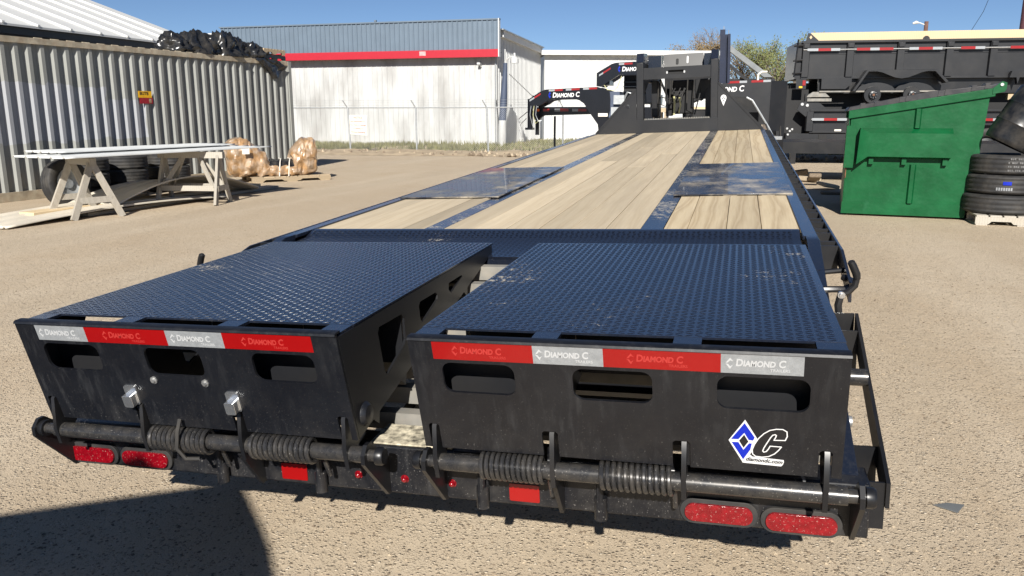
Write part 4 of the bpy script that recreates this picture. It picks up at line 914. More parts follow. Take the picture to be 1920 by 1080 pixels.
roofsheet('metal_sheet', 'flat beige metal sheet on the ground beneath the buckled one', (-9.2, 4.6, 0.05), (0.10, 1, 0.0), (1, -0.1, 0.0), 4.2, 1.0, 'beige_sheet', bend=0.05, ribs=3)
for k, (x_, y_, L_, a_) in enumerate(((-9.25, 2.6, 5.8, 4), (-8.45, 5.9, 4.7, 3), (-8.9, 5.4, 5.0, 5))):
    o = MB().box(0, 0.28, 0, L_, 0, 0.05).build('plank', 'pale_lumber' if k != 1 else 'grey_wood', None, bevel=0.004); o.location = (x_, y_, 0.005+0.052*(k == 2)); o.rotation_euler = (0, 0, R(-a_))
    tag(o, ('long pale plank on the ground running out of frame at the left', 'grey plank on the ground under the long sawhorse', 'pale plank lying on top of the others between the sawhorses')[k], 'plank')
# tyres stored against the container
STY = tyre_mesh(0.40, 0.24, n=28)
k = 0
for (x_, y_, n_) in ((-9.75, 9.6, 3), (-9.85, 8.55, 3), (-9.85, 7.6, 3)):
    for i in range(n_):
        o = inst(STY, 'stored_tyre', None, (x_+0.02*(i % 2), y_+0.03*i, 0.125+0.243*i), (0, R(90), 0.3*i))
        tag(o, '%s tyre of the %s stack under the metal sheets against the container' % (('lowest', 'middle', 'top')[i], ('right', 'middle', 'left')[k]), 'tyre', 'tyres stacked against the container')
    k += 1
W = thing('spare_wheel', 'wheel with pale grey rim leaning behind the left sawhorse', 'wheel', (-9.35, 6.75, 0.385), R(-6))
inst(TY, 'tyre', W, (0, 0, 0), (0, R(-8), 0)); inst(MB().lathe([(0.0, 0.05), (0.08, 0.06), (0.09, 0.02), (0.16, 0.03), (0.20, 0.07), (0.225, 0.09), (0.225, -0.08)], (0,0,0), (1,0,0), 20).mesh('rim', 'galvanised'), 'rim', W, (0, 0, 0), (0, R(-8), 0))

# ------------------------------------------------------------------ wrapped package on its pallet
pallet('wooden_pallet', 'tan pallet under the brown wrapped package', (-9.10, 11.45, 0), R(48), (1.75, 0.85), 'pallet_wood', 0.12)
PK = thing('wrapped_package', 'brown kraft paper package shrink wrapped on a pallet beside the container', 'package', (-9.25, 11.85, 0.12), R(44))
def pack(u, v, top, x0, x1, d=0.72):
    x_ = x0+(x1-x0)*u; h_ = top(u); a_ = 2*math.pi*v
    cy, cz = d*0.5*math.cos(a_), math.sin(a_)
    sq = max(abs(math.cos(a_)), abs(math.sin(a_)))**0.55
    end = (1-abs(2*u-1)**8)**0.5 if 0 < u < 1 else 0.0
    y_ = cy/sq*end; z_ = h_*0.5+h_*0.5*cz/sq*max(end, 0.0)
    n_ = mnoise.noise((x_*7, y_*7, z_*7)); n2 = mnoise.ridged_multi_fractal((x_*5, y_*5, z_*5+4), 0.9, 2.0, 3, 1.0, 2.0)
    n3 = mnoise.ridged_multi_fractal((x_*9, y_*9, z_*4+1), 0.8, 2.1, 3, 1.0, 2.0)-1.0
    return (x_+0.06*n_, y_*(1+0.10*n2-0.10)+0.05*n_+0.022*n3*(1 if y_ > 0 else -1), max(0.0, z_+0.05*n_+0.022*n3))
MB().grid(lambda u, v: pack(u, v, lambda t: 0.82-0.75*max(0, (t-0.40))**1.1, -0.62, 0.30), 56, 60).build('tall_bundle', 'kraft', PK)
MB().grid(lambda u, v: pack(u, v, lambda t: 0.33, -0.1, 0.92, 0.62), 30, 28).build('low_bundle', 'black_plastic', PK)
MB().grid(lambda u, v: pack(u, v, lambda t: 0.50+0.30*min(1, t*2), 0.72, 1.32, 0.66), 44, 60).build('end_bundle', 'kraft', PK)
MB().grid(lambda u, v: pack(u, v, lambda t: 0.24, -0.15, 1.05, 0.70), 50, 44).build('skirt_wrap', 'kraft', PK)
MB().plate(rrect(-0.35, -0.20, 0.50, 0.62, 0.005, 2), [], (0, -0.425, 0), (1,0,0), (0,-0.1,1), (0,-1,0), 0.004).build('paper_label', 'sign_white', PK)
for x_ in (0.42, 0.62): MB().tube([(x_, -0.36, 0.0), (x_+0.03, -0.35, 0.30), (x_+0.08, -0.2, 0.37), (x_+0.1, 0.1, 0.37)], 0.012, 5).build('strap', 'sign_white', PK)

# ------------------------------------------------------------------ green dumpster
Dm = thing('dumpster', 'green steel front-load dumpster with sloping black lid', 'dumpster', (2.41, 9.10, 0), R(-5.5))
DW, DD = 1.66, 1.75
face = [(0.0, 0.03), (1.60, 0.03), (1.70, 0.92), (1.74, 1.69), (0.02, 1.40)]
for y_ in (0.0, DD-0.008): MB().plate(face, [rrect(1.50, 1.57, 0.06, 0.13, 0.033, 5)], (0, y_, 0), (1,0,0), (0,0,1), (0,1,0), 0.008).build('side_wall', 'green_paint', Dm)
MB().box(-0.004, 0.006, 0.009, DD-0.009, 0.03, 1.40).build('front_wall', 'green_paint', Dm)
MB().prism([(1.592, 0.03), (1.602, 0.03), (1.702, 0.92), (1.742, 1.69), (1.732, 1.69), (1.692, 0.92)], 0.009, DD-0.009, 'y').build('back_wall', 'green_paint', Dm)
MB().box(0.01, 1.59, 0.01, DD-0.01, 0.03, 0.06).build('floor', 'green_paint', Dm)
rim = [(-0.02, 1.395), (1.80, 1.70), (1.80, 1.815), (-0.02, 1.51)]
for y_ in (-0.035, DD-0.01): MB().prism(rim, y_, y_+0.045, 'y').build('top_rim', 'green_paint', Dm, bevel=0.006)
MB().prism([(1.76, 1.73), (1.90, 1.76), (1.92, 1.80), (1.92, 1.88), (1.86, 1.90), (1.76, 1.81)], -0.045, 0.012, 'y').build('lid_hinge_ear', 'green_paint', Dm)
MB().tube([(1.86, -0.06, 1.855), (1.86, DD+0.05, 1.855)], 0.022, 8).build('hinge_rod', 'zinc', Dm)
# side fork pocket
m = MB(); pk = [(0.16, 0.83), (1.34, 0.85), (1.34, 1.265), (0.16, 1.265)]
m.add([(0.20,0,1.27),(1.34,0,1.27),(1.34,0,0.84),(0.30,0,0.84),(0.28,-0.13,1.20),(1.34,-0.13,1.20),(1.34,-0.13,0.87),(0.28,-0.13,0.87),(0.15,-0.20,1.27),(0.13,-0.20,0.76),(0.15,0,1.27),(0.13,0,0.78)],
      [(0,1,5,4),(4,5,6,7),(7,6,2,3),(1,2,6,5),(8,4,7,9),(10,0,4,8),(9,7,3,11)])
m.build('fork_pocket', 'green_paint', Dm)
MB().box(-0.03, 0.10, -0.06, 0.001, 0.70, 1.30).build('pocket_guard', 'green_paint', Dm)
for x_ in (0.33, 0.76, 1.28): MB().box(x_-0.03, x_+0.03, -0.07, 0.001, 0.76, 0.85).build('pocket_gusset', 'green_paint', Dm)
for (z0, z1) in ((0.21, 0.76), (1.271, 1.54)): MB().prism([(0.84, 0.0), (0.86, -0.045), (0.91, -0.045), (0.93, 0.0)], z0, z1, 'z').build('stiffener', 'green_paint', Dm)
MB().box(-0.012, 1.605, -0.010, -0.001, 0.03, 0.20).build('base_band', 'green_paint', Dm)
MB().box(0.08, 1.5, 0.1, DD-0.1, 0.0, 0.03).build('skid', 'rust', Dm)
ld = MB(); ld.prism([(-0.06, 1.50), (1.88, 1.83), (1.88, 1.87), (1.0, 1.775), (-0.02, 1.565)], -0.02, DD/2-0.01, 'y'); lid1 = ld.build('lid', 'lid_plastic', Dm, bevel=0.01)
ld = MB(); ld.prism([(-0.06, 1.50), (1.88, 1.83), (1.88, 1.87), (1.0, 1.775), (-0.02, 1.565)], DD/2+0.01, DD+0.02, 'y'); ld.build('lid', 'lid_plastic', Dm, bevel=0.01)
for x_ in (0.12, 0.30, 0.62, 0.70, 1.10, 1.18, 1.5, 1.66):
    zb = 1.512+0.17*(x_+0.02); MB().prism([(x_, zb), (x_+0.05, zb+0.008), (x_+0.07, zb+0.085), (x_+0.01, zb+0.08)], -0.032, 0.3, 'y').build('lid_rib', 'lid_plastic', lid1)
MB().box(0.0, 0.012, -0.012, -0.002, 0.55, 0.95).build('rust_streak', 'rust', Dm)

# ------------------------------------------------------------------ tyre stack, drum
pallet('wooden_pallet', 'pale pallet under the tyre stack beside the dumpster', (4.02, 8.42, 0), R(-2), (1.15, 1.0), 'grey_wood', 0.135)
BT = tyre_mesh(0.475, 0.262, n=48)
for i, (dx, z_) in enumerate(((-0.03, 0.27), (0.0, 0.535), (0.02, 0.80))):
    o = inst(BT, 'trailer_tyre', None, (4.455+dx, 8.90+0.02*i, z_), (0, R(90), 0.5*i))
    tag(o, ('lowest black tyre of the stack beside the dumpster', 'middle black tyre with small blue mark in the stack beside the dumpster', 'top black tyre with chalk lettering in the stack beside the dumpster')[i], 'tyre', 'tyres stacked beside the dumpster')
    if i == 1:
        q = MB(); q.add([(0.478*math.cos(R(a_)), 0.478*math.sin(R(a_)), z2) for a_ in range(252, 266, 2) for z2 in (0.005, 0.05)], [(2*k, 2*k+2, 2*k+3, 2*k+1) for k in range(6)])
        mk = q.build('blue_mark', 'blue_print', o); mk.matrix_parent_inverse = Matrix.Identity(4); mk.matrix_local = o.matrix_basis.to_3x3().inverted().to_4x4()
        q = MB()
        for k in range(7): q.add([(0.4785*math.cos(R(a_)), 0.4785*math.sin(R(a_)), z2) for a_ in (243+k*3.4, 245.4+k*3.4) for z2 in (-0.07, -0.03)], [(0,2,3,1)])
        mk = q.build('chalk_mark', 'silver_tape', o); mk.matrix_local = o.matrix_basis.to_3x3().inverted().to_4x4()
    if i == 2:
        q = MB()
        for rw in range(4):
            for k in range(12):
                if (k*7+rw*5) % 4 == 0: continue
                a0 = 254+k*2.6; q.add([(0.4785*math.cos(R(a_)), 0.4785*math.sin(R(a_)), z2) for a_ in (a0, a0+1.9) for z2 in (0.07-rw*0.05, 0.095-rw*0.05)], [(0,2,3,1)])
        mk = q.build('chalk_mark', simple('chalk_grey', (0.13, 0.13, 0.13, 1), 0.9, 0, 0.5, 50) and 'chalk_grey', o); mk.matrix_local = o.matrix_basis.to_3x3().inverted().to_4x4()
m = MB().lathe([(0.0, 0.02), (0.24, 0.02), (0.27, 0.0), (0.285, 0.02), (0.29, 0.06), (0.288, 0.25), (0.296, 0.27), (0.288, 0.29), (0.286, 0.5), (0.294, 0.52), (0.286, 0.54), (0.275, 0.74), (0.25, 0.76), (0.0, 0.755)], (0,0,0), (0,0,1), 40)
dr = m.build('plastic_drum', 'drum_plastic', None); dr.location = (4.36, 8.78, 1.06); dr.rotation_euler = (R(3), R(27), 0)
tag(dr, 'scuffed black plastic drum tilted on top of the tyre stack', 'drum')
q = MB().box(0, 0.16, 0, 0.1, 0, 0.075).build('wood_block', 'pale_lumber', None); q.location = (4.42, 9.15, 1.70-0.04); tag(q, 'yellow wood block behind the top of the black drum', 'block')
q = MB().box(0, 0.09, 0, 0.09, 0, 1.0).build('wood_post', 'pale_lumber', None); q.location = (4.22, 10.2, 0); tag(q, 'pale timber post between the dumpster and the tyre stack', 'post')
# scrap pieces
q = MB().add([(0,0,0.004),(0.075,-0.045,0.004),(0.105,-0.005,0.02),(0.05,0.012,0.012),(0,0,0.007),(0.075,-0.045,0.008),(0.105,-0.005,0.024),(0.05,0.012,0.016)], [(0,1,2,3),(7,6,5,4),(0,4,5,1),(1,5,6,2),(2,6,7,3),(3,7,4,0)]).build('scrap_flashing', 'scrap_grey')
q.location = (1.70, -0.42, 0); tag(q, 'small bent grey scrap of flashing on the gravel at lower right', 'scrap')
for i in range(5):
    q = MB().box(-0.22, 0.22, -0.12, 0.12, 0, 0.05+0.02*i).build('broken_block', 'stone_a' if i % 2 else 'stone_b', None, bevel=0.02); q.location = (2.62-0.10*i+0.08*(i % 2), 12.3+0.9*i, 0.06*(i % 3)); q.rotation_euler = (0.2*(i % 2), 0.15*(i % 3), i*0.8)
    tag(q, ('brown', 'pale', 'tilted brown', 'tall pale', 'farthest brown')[i]+' broken block piled behind the left of the dumpster', 'rubble', 'blocks behind the dumpster')

# ------------------------------------------------------------------ neighbouring gooseneck trailers (backs of the row)
def tapes(root, x0, x1, z, y_, segs, h_=0.045, slope=0.0, zfn=None):
    for a_, b_, mt in segs:
        za, zb = (zfn(a_), zfn(b_)) if zfn else (z, z)
        MB().plate([(a_, za-h_/2), (b_, zb-h_/2), (b_, zb+h_/2), (a_, za+h_/2)], [], (0, y_, 0), (1,0,0), (0,0,1), (0,-1,0), 0.003).build('reflective_tape', mt, root)
RT, ST_ = 'red_tape', 'silver_tape'
def logo(root, x_, z_, y_, size, sx=1.0, tilt=0.0, body='Diamond C'):
    put(text_mesh(body, size, 'white_print', shear=0.15, bold=0.03, smallcaps=True, ext=0.002, sx=sx), 'lettering', root, frame((x_, y_-0.004, z_), (1,0,tilt), (-tilt,0,1)))
    d_ = size*0.55; cx = x_-d_*0.75; cz = z_+size*0.35
    q_ = MB(); q_.plate([(cx-d_*0.45, cz), (cx, cz+d_*0.9), (cx+d_*0.3, cz+d_*0.35), (cx-d_*0.1, cz+d_*0.1)], [], (0, y_-0.004, 0), (1,0,0), (0,0,1), (0,1,0), 0.003)
    q_.plate([(cx-d_*0.45, cz-0.01), (cx-d_*0.1, cz-d_*0.1), (cx+d_*0.3, cz-d_*0.35), (cx, cz-d_*0.9)], [], (0, y_-0.004, 0), (1,0,0), (0,0,1), (0,1,0), 0.003); q_.build('emblem', 'blue_print', root)
# a) low neck on the left
N1 = thing('parked_gooseneck', 'black parked gooseneck trailer, lowest neck on the left with white lettering', 'trailer', (0, 19.5, 0))
neck = [(-5.07, 1.85), (-4.72, 2.07), (-4.57, 2.12), (-3.07, 2.18), (-2.73, 2.07), (-2.70, 1.83), (-2.70, 1.53), (-2.75, 1.34), (-2.85, 0.85), (-3.0, 0.85), (-3.04, 1.14), (-3.24, 1.41), (-3.45, 1.72), (-3.58, 1.81), (-3.73, 1.85), (-4.31, 1.84), (-4.54, 1.80), (-4.65, 1.72), (-4.99, 1.57)]
for y_ in (0.0, 0.9): MB().plate(neck, [], (0, y_, 0), (1,0,0), (0,0,1), (0,1,0), 0.10).build('neck_side', 'deep_black', N1)
MB().box(-5.0, -4.7, 0.1, 0.9, 1.75, 1.95).build('neck_head', 'deep_black', N1)
MB().tube([(-5.12, 0.35, 1.0), (-5.12, 0.35, 1.86)], 0.085, 12).build('coupler', 'deep_black', N1)
MB().box(-5.24, -5.02, 0.22, 0.48, 0.97, 1.03).build('coupler_plate', 'deep_black', N1)
MB().box(-2.74, -2.45, 0.1, 0.9, 0.75, 2.05).build('riser_wall', 'slate_wall', N1)
MB().box(-2.8, -1.5, -0.3, 1.9, 0.75, 0.98).build('deck_frame', 'deep_black', N1)
MB().box(-2.72, -1.5, -0.28, 1.88, 0.981, 1.01).build('deck_floor', 'grey_wood', N1)
for x_ in (-2.4, -1.9): inst(STY, 'tyre', N1, (x_, 0.8, 0.40), (0, 0, R(90)))
for x_ in (-2.3,): MB().box(x_-0.05, x_+0.05, 0.0, 0.1, 0.0, 0.8).build('jack_leg', 'deep_black', N1)
zt = lambda x_: 2.085+0.04*(x_+4.55) if x_ > -4.56 else 1.80+0.58*(x_+5.06)
tapes(N1, 0, 0, 0, -0.002, [(-5.05, -4.91, ST_), (-4.91, -4.72, RT), (-4.48, -4.31, ST_), (-4.31, -4.07, RT), (-3.98, -3.82, ST_), (-3.82, -3.58, RT), (-3.48, -3.31, ST_), (-3.31, -3.08, RT)], 0.05, zfn=zt)
logo(N1, -4.37, 1.895, -0.002, 0.19, sx=0.83, tilt=0.025)
MB().box(-3.03, -2.76, -0.012, -0.002, 1.36, 1.45).build('name_plate', 'sign_white', N1)
for k, (dx, c_) in enumerate(((0.0, 'galvanised'), (0.09, 'chain_yellow'), (0.17, 'galvanised'))):
    MB().tube([(-5.0+dx, 0.02, 1.75), (-5.03+dx, -0.03, 1.4), (-4.95+dx, -0.02, 1.08+0.07*k), (-4.86+dx, 0.0, 1.25)], 0.010, 5).build('safety_chain', c_, N1)
MB().tube([(-5.15, 0.2, 1.5), (-5.4, 0.15, 1.3), (-5.33, 0.1, 1.15), (-5.2, 0.2, 1.3)], 0.012, 5).build('brake_cable', 'rubber', N1)
# tool box and battery box at the riser
MB().box(-2.60, -2.30, -0.02, 0.05, 1.70, 1.95).build('control_box', 'galvanised', N1)
MB().box(-2.66, -2.25, -0.05, 0.02, 1.35, 1.62).build('valve_plate', 'galvanised', N1)
# b) tongue of the trailer behind it
N2 = thing('parked_trailer_tongue', 'black trailer tongue with red and white tape below the left neck', 'trailer', (0, 20.5, 0))
MB().prism([(-5.18, 1.27), (-5.03, 1.22), (-4.95, 1.32), (-4.85, 1.38), (-3.0, 1.43), (-3.0, 1.64), (-5.18, 1.63)], 0, 0.14, 'y').build('tongue_beam', 'deep_black', N2)
MB().box(-5.13, -5.02, 0.02, 0.12, 0.80, 1.25).build('jack_tube', 'deep_black', N2)
MB().tube([(-4.63, 0.5, 0.0), (-4.63, 0.5, 1.36)], 0.035, 8).build('prop_stand', 'deep_black', N2)
MB().box(-3.0, -1.55, -0.2, 2.0, 1.2, 1.62).build('deck_frame', 'deep_black', N2)
tapes(N2, 0, 0, 1.54, -0.002, [(-5.09, -5.0, 'lens_amber'), (-4.88, -4.69, RT), (-4.53, -4.36, ST_), (-4.36, -4.10, RT), (-3.99, -3.81, ST_), (-3.81, -3.56, RT)], 0.075)
MB().tube([(-4.45, -0.02, 1.66), (-4.38, -0.03, 1.9), (-4.3, -0.02, 1.66)], 0.012, 5).build('chain_loop', 'galvanised', N2)
for x_ in (-2.5, -1.8): MB().box(x_, x_+0.1, 0.2, 1.6, 0, 1.2).build('support_stand', 'deep_black', N2)
# c) stacked neck above
N3 = thing('stacked_gooseneck', 'black gooseneck trailer stacked above the others, curved neck with tape', 'trailer', (0, 20.2, 0))
neck = [(-3.22, 2.59), (-3.09, 2.67), (-2.79, 2.84), (-2.68, 2.87), (-1.55, 2.92), (-1.5, 2.6), (-1.5, 1.75), (-1.75, 1.75), (-1.8, 2.2), (-1.9, 2.48), (-2.08, 2.53), (-2.57, 2.53), (-2.86, 2.35), (-3.10, 2.20), (-3.22, 2.22)]
for y_ in (0.0, 0.9): MB().plate(neck, [], (0, y_, 0), (1,0,0), (0,0,1), (0,1,0), 0.10).build('neck_side', 'deep_black', N3)
MB().box(-3.15, -2.85, 0.1, 0.9, 2.25, 2.62).build('neck_head', 'deep_black', N3)
MB().box(-2.6, -1.5, 0.35, 2.2, 1.72, 2.0).build('deck_frame', 'deep_black', N3)
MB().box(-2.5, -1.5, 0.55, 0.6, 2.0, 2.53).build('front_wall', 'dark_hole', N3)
for z_ in (2.05, 2.2, 2.33): MB().box(-2.5, -1.5, 0.48, 0.55, z_, z_+0.03).build('front_slat', 'deep_black', N3)
for x_ in (-2.5, -1.7): MB().box(x_, x_+0.12, 0.5, 1.9, 1.02, 1.72).build('stack_support', 'deep_black', N3)
zt = lambda x_: 2.83+0.04*(x_+2.58) if x_ > -2.7 else 2.52+0.60*(x_+3.15)
tapes(N3, 0, 0, 0, -0.002, [(-3.15, -3.03, ST_), (-3.03, -2.82, RT), (-2.58, -2.43, ST_), (-2.43, -2.19, RT)], 0.05, zfn=zt)
logo(N3, -2.49, 2.63, -0.002, 0.18, sx=0.83, tilt=0.03)
MB().tube([(-3.0, 0.05, 2.25), (-2.9, 0.0, 2.12), (-2.7, 0.02, 2.1), (-2.6, 0.02, 2.2), (-2.5, 0.05, 2.5)], 0.012, 6).build('safety_chain', 'chain_yellow', N3)
MB().tube([(-2.5, 0.3, 1.72), (-2.35, 0.28, 2.05), (-2.2, 0.28, 2.0)], 0.03, 6).build('step_rail', 'galvanised', N3)
# d) nearer neck on the right
N4 = thing('parked_gooseneck', 'black parked gooseneck trailer right of the steel column, nearest of the necks', 'trailer', (0, 14.5, 0))
neck = [(-0.20, 1.93), (-0.02, 2.08), (0.07, 2.12), (1.46, 2.15), (1.46, 1.21), (1.44, 1.18), (1.22, 1.55), (1.10, 1.73), (0.98, 1.80), (0.70, 1.81), (0.21, 1.82), (-0.05, 1.74), (-0.17, 1.68)]
for y_ in (0.0, 0.9): MB().plate(neck, [], (0, y_, 0), (1,0,0), (0,0,1), (0,1,0), 0.10).build('neck_side', 'black_sheet', N4)
MB().prism([(1.461, 0.0), (1.80, 0.30), (1.80, 0.36), (1.461, 0.10)], 0.55, 2.13, 'z').build('riser_wing', 'black_sheet', N4)
MB().box(1.70, 1.79, 0.22, 0.34, 0.0, 0.56).build('landing_leg', 'black_frame', N4)
MB().tube([(0.98, -0.02, 1.79), (1.10, -0.02, 1.73), (1.22, -0.02, 1.55), (1.46, -0.02, 1.18), (1.55, 0.0, 1.02)], 0.022, 7).build('neck_edge_tube', 'galvanised', N4)
MB().box(1.5, 7.5, 0.3, 2.3, 0.62, 0.86).build('deck_frame', 'black_frame', N4)
MB().box(-0.2, 0.05, 0.1, 0.9, 1.75, 1.95).build('neck_head', 'black_frame', N4)
MB().tube([(-0.22, 0.35, 1.0), (-0.22, 0.35, 1.95)], 0.08, 12).build('coupler', 'black_frame', N4)
for x_ in (4.0, 4.9): inst(STY, 'tyre', N4, (x_, 0.55, 0.40), (0, 0, R(90)))
tapes(N4, 0, 0, 0, -0.002, [(0.02, 0.18, RT), (0.36, 0.47, ST_), (0.58, 0.82, RT), (0.82, 0.97, ST_), (1.06, 1.30, RT), (1.30, 1.45, ST_)], 0.045, zfn=lambda x_: 2.085+0.03*x_)
logo(N4, 0.20, 1.90, -0.002, 0.165, sx=0.87, tilt=0.03)
MB().tube([(1.40, -0.05, 1.25), (1.48, -0.06, 1.05), (1.72, -0.02, 0.95), (1.70, 0.0, 1.2)], 0.02, 6).build('air_hose', 'rubber', N4)
MB().box(1.5, 1.75, -0.1, 0.0, 0.92, 0.99).build('chrome_step', 'chrome', N4)
MB().box(1.62, 1.68, -0.08, 0.3, 0.60, 1.10).build('bracket', 'black_frame', N4)
# e) cream flatbed and gear seen low between the necks
m = MB().box(-0.35, 1.4, 18.0, 18.8, 1.56, 1.62).build('lumber_stack', 'pale_lumber'); tag(m, 'pale boards on a black rack seen under the neck', 'lumber')
MB().box(-0.35, 1.4, 18.05, 18.7, 0.6, 1.555).build('rack', 'black_frame', m)
for k in range(5):
    q = MB(); q.box(-1.62, -1.25, 21.2, 21.9, 0.32+0.29*k, 0.44+0.29*k); o = q.build('crate_board', 'pallet_wood'); tag(o, ('lowest', 'second lowest', 'middle', 'second highest', 'topmost')[k]+' tan pallet in the stack seen through the gooseneck', 'pallet', 'pallet stack behind the gooseneck')
    for xx in (-1.6, -1.45, -1.30): MB().box(xx-0.03, xx+0.03, 21.22, 21.88, 0.15+0.29*k, 0.318+0.29*k).build('block', 'pallet_wood', o)

# ------------------------------------------------------------------ stacked dump trailers on the right
def dump_box(root, x0, x1, zb, zt_, posts, tape_z, segs, board_=False):
    MB().box(x0, x1, 0.0, 0.05, zb, zt_).build('side_sheet', 'black_sheet', root)
    MB().box(x0, x1, 1.95, 2.0, zb, zt_).build('side_sheet', 'black_sheet', root)
    MB().box(x0, x1, 0.051, 1.949, zb, zb+0.06).build('bed_floor', 'black_frame', root)
    MB().box(x0, x0+0.05, 0.051, 1.949, zb+0.061, zt_).build('tailgate', 'black_frame', root)
    MB().box(x1-0.05, x1, 0.051, 1.949, zb+0.061, zt_).build('head_wall', 'black_frame', root)
    MB().box(x0-0.05, x1, -0.09, 0.06, zt_-0.001, zt_+0.065).build('top_rail', 'black_sheet', root, bevel=0.006)
    MB().box(x0-0.02, x1, -0.05, -0.001, zb-0.001, zb+0.05).build('bottom_rail', 'black_sheet', root, bevel=0.004)
    for p_ in posts:
        MB().prism([(p_-0.11, -0.001), (p_-0.085, -0.085), (p_+0.085, -0.085), (p_+0.11, -0.001)], zb+0.051, zt_-0.002, 'z').build('side_post', 'black_sheet', root)
        if board_: MB().box(p_-0.07, p_+0.07, -0.125, -0.086, zt_-0.13, zt_-0.02).build('board_pocket', 'black_sheet', root, bevel=0.004)
    MB().tube([(x0, -0.10, tape_z), (x1, -0.10, tape_z)], 0.014, 6).build('tarp_rail', 'zinc', root)
    MB().box(x0, x1, -0.012, -0.001, tape_z-0.12, tape_z-0.10).build('crease', 'black_frame', root)
    for a_, b_, mt in segs: MB().box(a_, b_, -0.122, -0.112, tape_z-0.035, tape_z+0.035).build('reflective_tape', mt, root)
D1 = thing('dump_trailer', 'upper black dump trailer with pale timber side board, stacked on another', 'trailer', (2.07, 21.2, 0), R(5))
dump_box(D1, 0.40, 9.2, 2.40, 3.37, (0.48, 1.66, 2.98, 4.23, 5.33, 6.5, 7.8), 3.19,
         ((0.5, 0.79, ST_), (0.79, 1.13, RT), (1.13, 1.37, ST_), (1.81, 2.16, RT), (2.16, 2.40, ST_), (2.40, 2.76, RT), (3.17, 3.41, ST_), (3.41, 3.77, RT), (3.77, 4.01, ST_), (4.48, 4.84, RT), (4.84, 5.08, ST_), (5.71, 6.1, RT), (6.1, 6.35, ST_)), True)
MB().box(0.58, 9.2, -0.02, 0.03, 3.437, 3.655).build('side_board', 'pale_lumber', D1, bevel=0.004)
MB().prism([(0.46, 3.437), (0.80, 3.437), (0.58, 3.63), (0.50, 3.65)], -0.035, -0.022, 'y').build('board_bracket', 'black_sheet', D1)
MB().prism([(0.54, 3.53), (0.58, 3.58), (0.62, 3.53), (0.58, 3.48)], -0.040, -0.0355, 'y').build('bracket_emblem', 'pale_lumber', D1)
MB().plate([(3.66-0.09+0.09*(1-math.cos(R(a_))), 3.437+0.09*math.sin(R(a_))) for a_ in range(0, 181, 20)], [], (-0.06, -0.035, 0), (1,0,0), (0,0,1), (0,1,0), 0.012).build('board_clip', 'black_sheet', D1)
# tailgate hardware at the left end
MB().box(0.22, 0.39, 0.0, 1.95, 2.40, 3.40).build('barn_door', 'black_frame', D1)
for z_ in (2.55, 2.9, 3.3): MB().tube([(0.14, -0.04, z_), (0.42, -0.06, z_+0.02)], 0.03, 6).build('door_hinge', 'black_frame', D1)
MB().tube([(0.19, -0.06, 2.45), (0.25, -0.06, 3.48)], 0.025, 6).build('door_bar', 'black_frame', D1)
MB().box(0.27, 0.54, -0.08, -0.02, 2.12, 2.395).build('hinge_plate', 'black_sheet', D1)
MB().box(0.44, 0.52, -0.10, -0.081, 2.22, 2.36).build('tail_lamp', 'red_tape', D1); MB().box(0.35, 0.44, -0.10, -0.081, 2.15, 2.20).build('yellow_tag', 'yellow_sticker', D1)
# frame and fender
MB().prism([(0.95, 2.12), (1.6, 2.12), (1.75, 2.25), (1.75, 2.40), (0.95, 2.40)], -0.10, -0.02, 'y').build('frame_step', 'black_sheet', D1)
MB().box(0.9, 9.2, 0.1, 0.25, 2.0, 2.41).build('frame_rail', 'black_frame', D1)
MB().box(0.9, 9.2, 1.7, 1.85, 2.0, 2.41).build('frame_rail', 'black_frame', D1)
fo = [(1.72, 2.05), (2.07, 2.62), (3.85, 2.62), (4.17, 2.30), (4.11, 2.26), (3.81, 2.57), (2.11, 2.57), (1.80, 2.05)]
MB().prism(fo, -0.42, -0.05, 'y').build('fender', 'black_sheet', D1, bevel=0.006)
MB().plate([(2.15, 2.60), (3.77, 2.60)]+[(3.65-0.17*i, 2.585-0.20*math.sin(math.pi*(i+0.2)/8.4)**2) for i in range(0, 9)], [], (0, -0.425, 0), (1,0,0), (0,0,1), (0,1,0), 0.006).build('fender_skirt', 'black_sheet', D1)
for cx in (2.40, 3.40): MB().plate([(cx-0.55, 2.07)]+[(cx-0.52+0.104*i, 2.09+0.20*math.sin(math.pi*i/10)**0.6) for i in range(11)]+[(cx+0.55, 2.07)], [], (0, -0.12, 0), (1,0,0), (0,0,1), (0,1,0), 0.02).build('wheel_arch', 'black_sheet', D1)
MB().box(0.9, 4.6, -0.14, -0.05, 2.03, 2.069).build('frame_edge', 'dusty_steel', D1)
for cx in (2.31, 3.33):
    hb = MB().lathe([(0.0, 0.14), (0.05, 0.14), (0.055, 0.09), (0.10, 0.08), (0.11, 0.0), (0.22, 0.0), (0.235, -0.06), (0.235, -0.16), (0.0, -0.16)], (cx, -0.2, 1.95), (0,-1,0), 24).build('brake_hub', 'black_frame', D1)
    for a_ in range(8):
        MB().tube([(cx+0.085*math.cos(a_*0.785), -0.285, 1.95+0.085*math.sin(a_*0.785)), (cx+0.085*math.cos(a_*0.785), -0.32, 1.95+0.085*math.sin(a_*0.785))], 0.009, 6).build('wheel_stud', 'chrome', hb)
    MB().lathe([(0.0, 0.145), (0.03, 0.143), (0.032, 0.14)], (cx, -0.2, 1.95), (0,-1,0), 12).build('hub_cap', 'rust', hb)
MB().tube([(2.31, -0.05, 1.95), (2.31, 2.0, 1.95)], 0.05, 8).build('axle', 'black_frame', D1)
MB().prism([(0.58, 1.90), (0.62, 1.96), (0.74, 2.04), (1.04, 2.04), (1.20, 1.90)], -0.1, -0.04, 'y').build('hitch_plate', 'dusty_steel', D1)
MB().box(0.60, 1.25, -0.12, -0.05, 1.78, 1.86).build('hitch_bar', 'dusty_steel', D1)
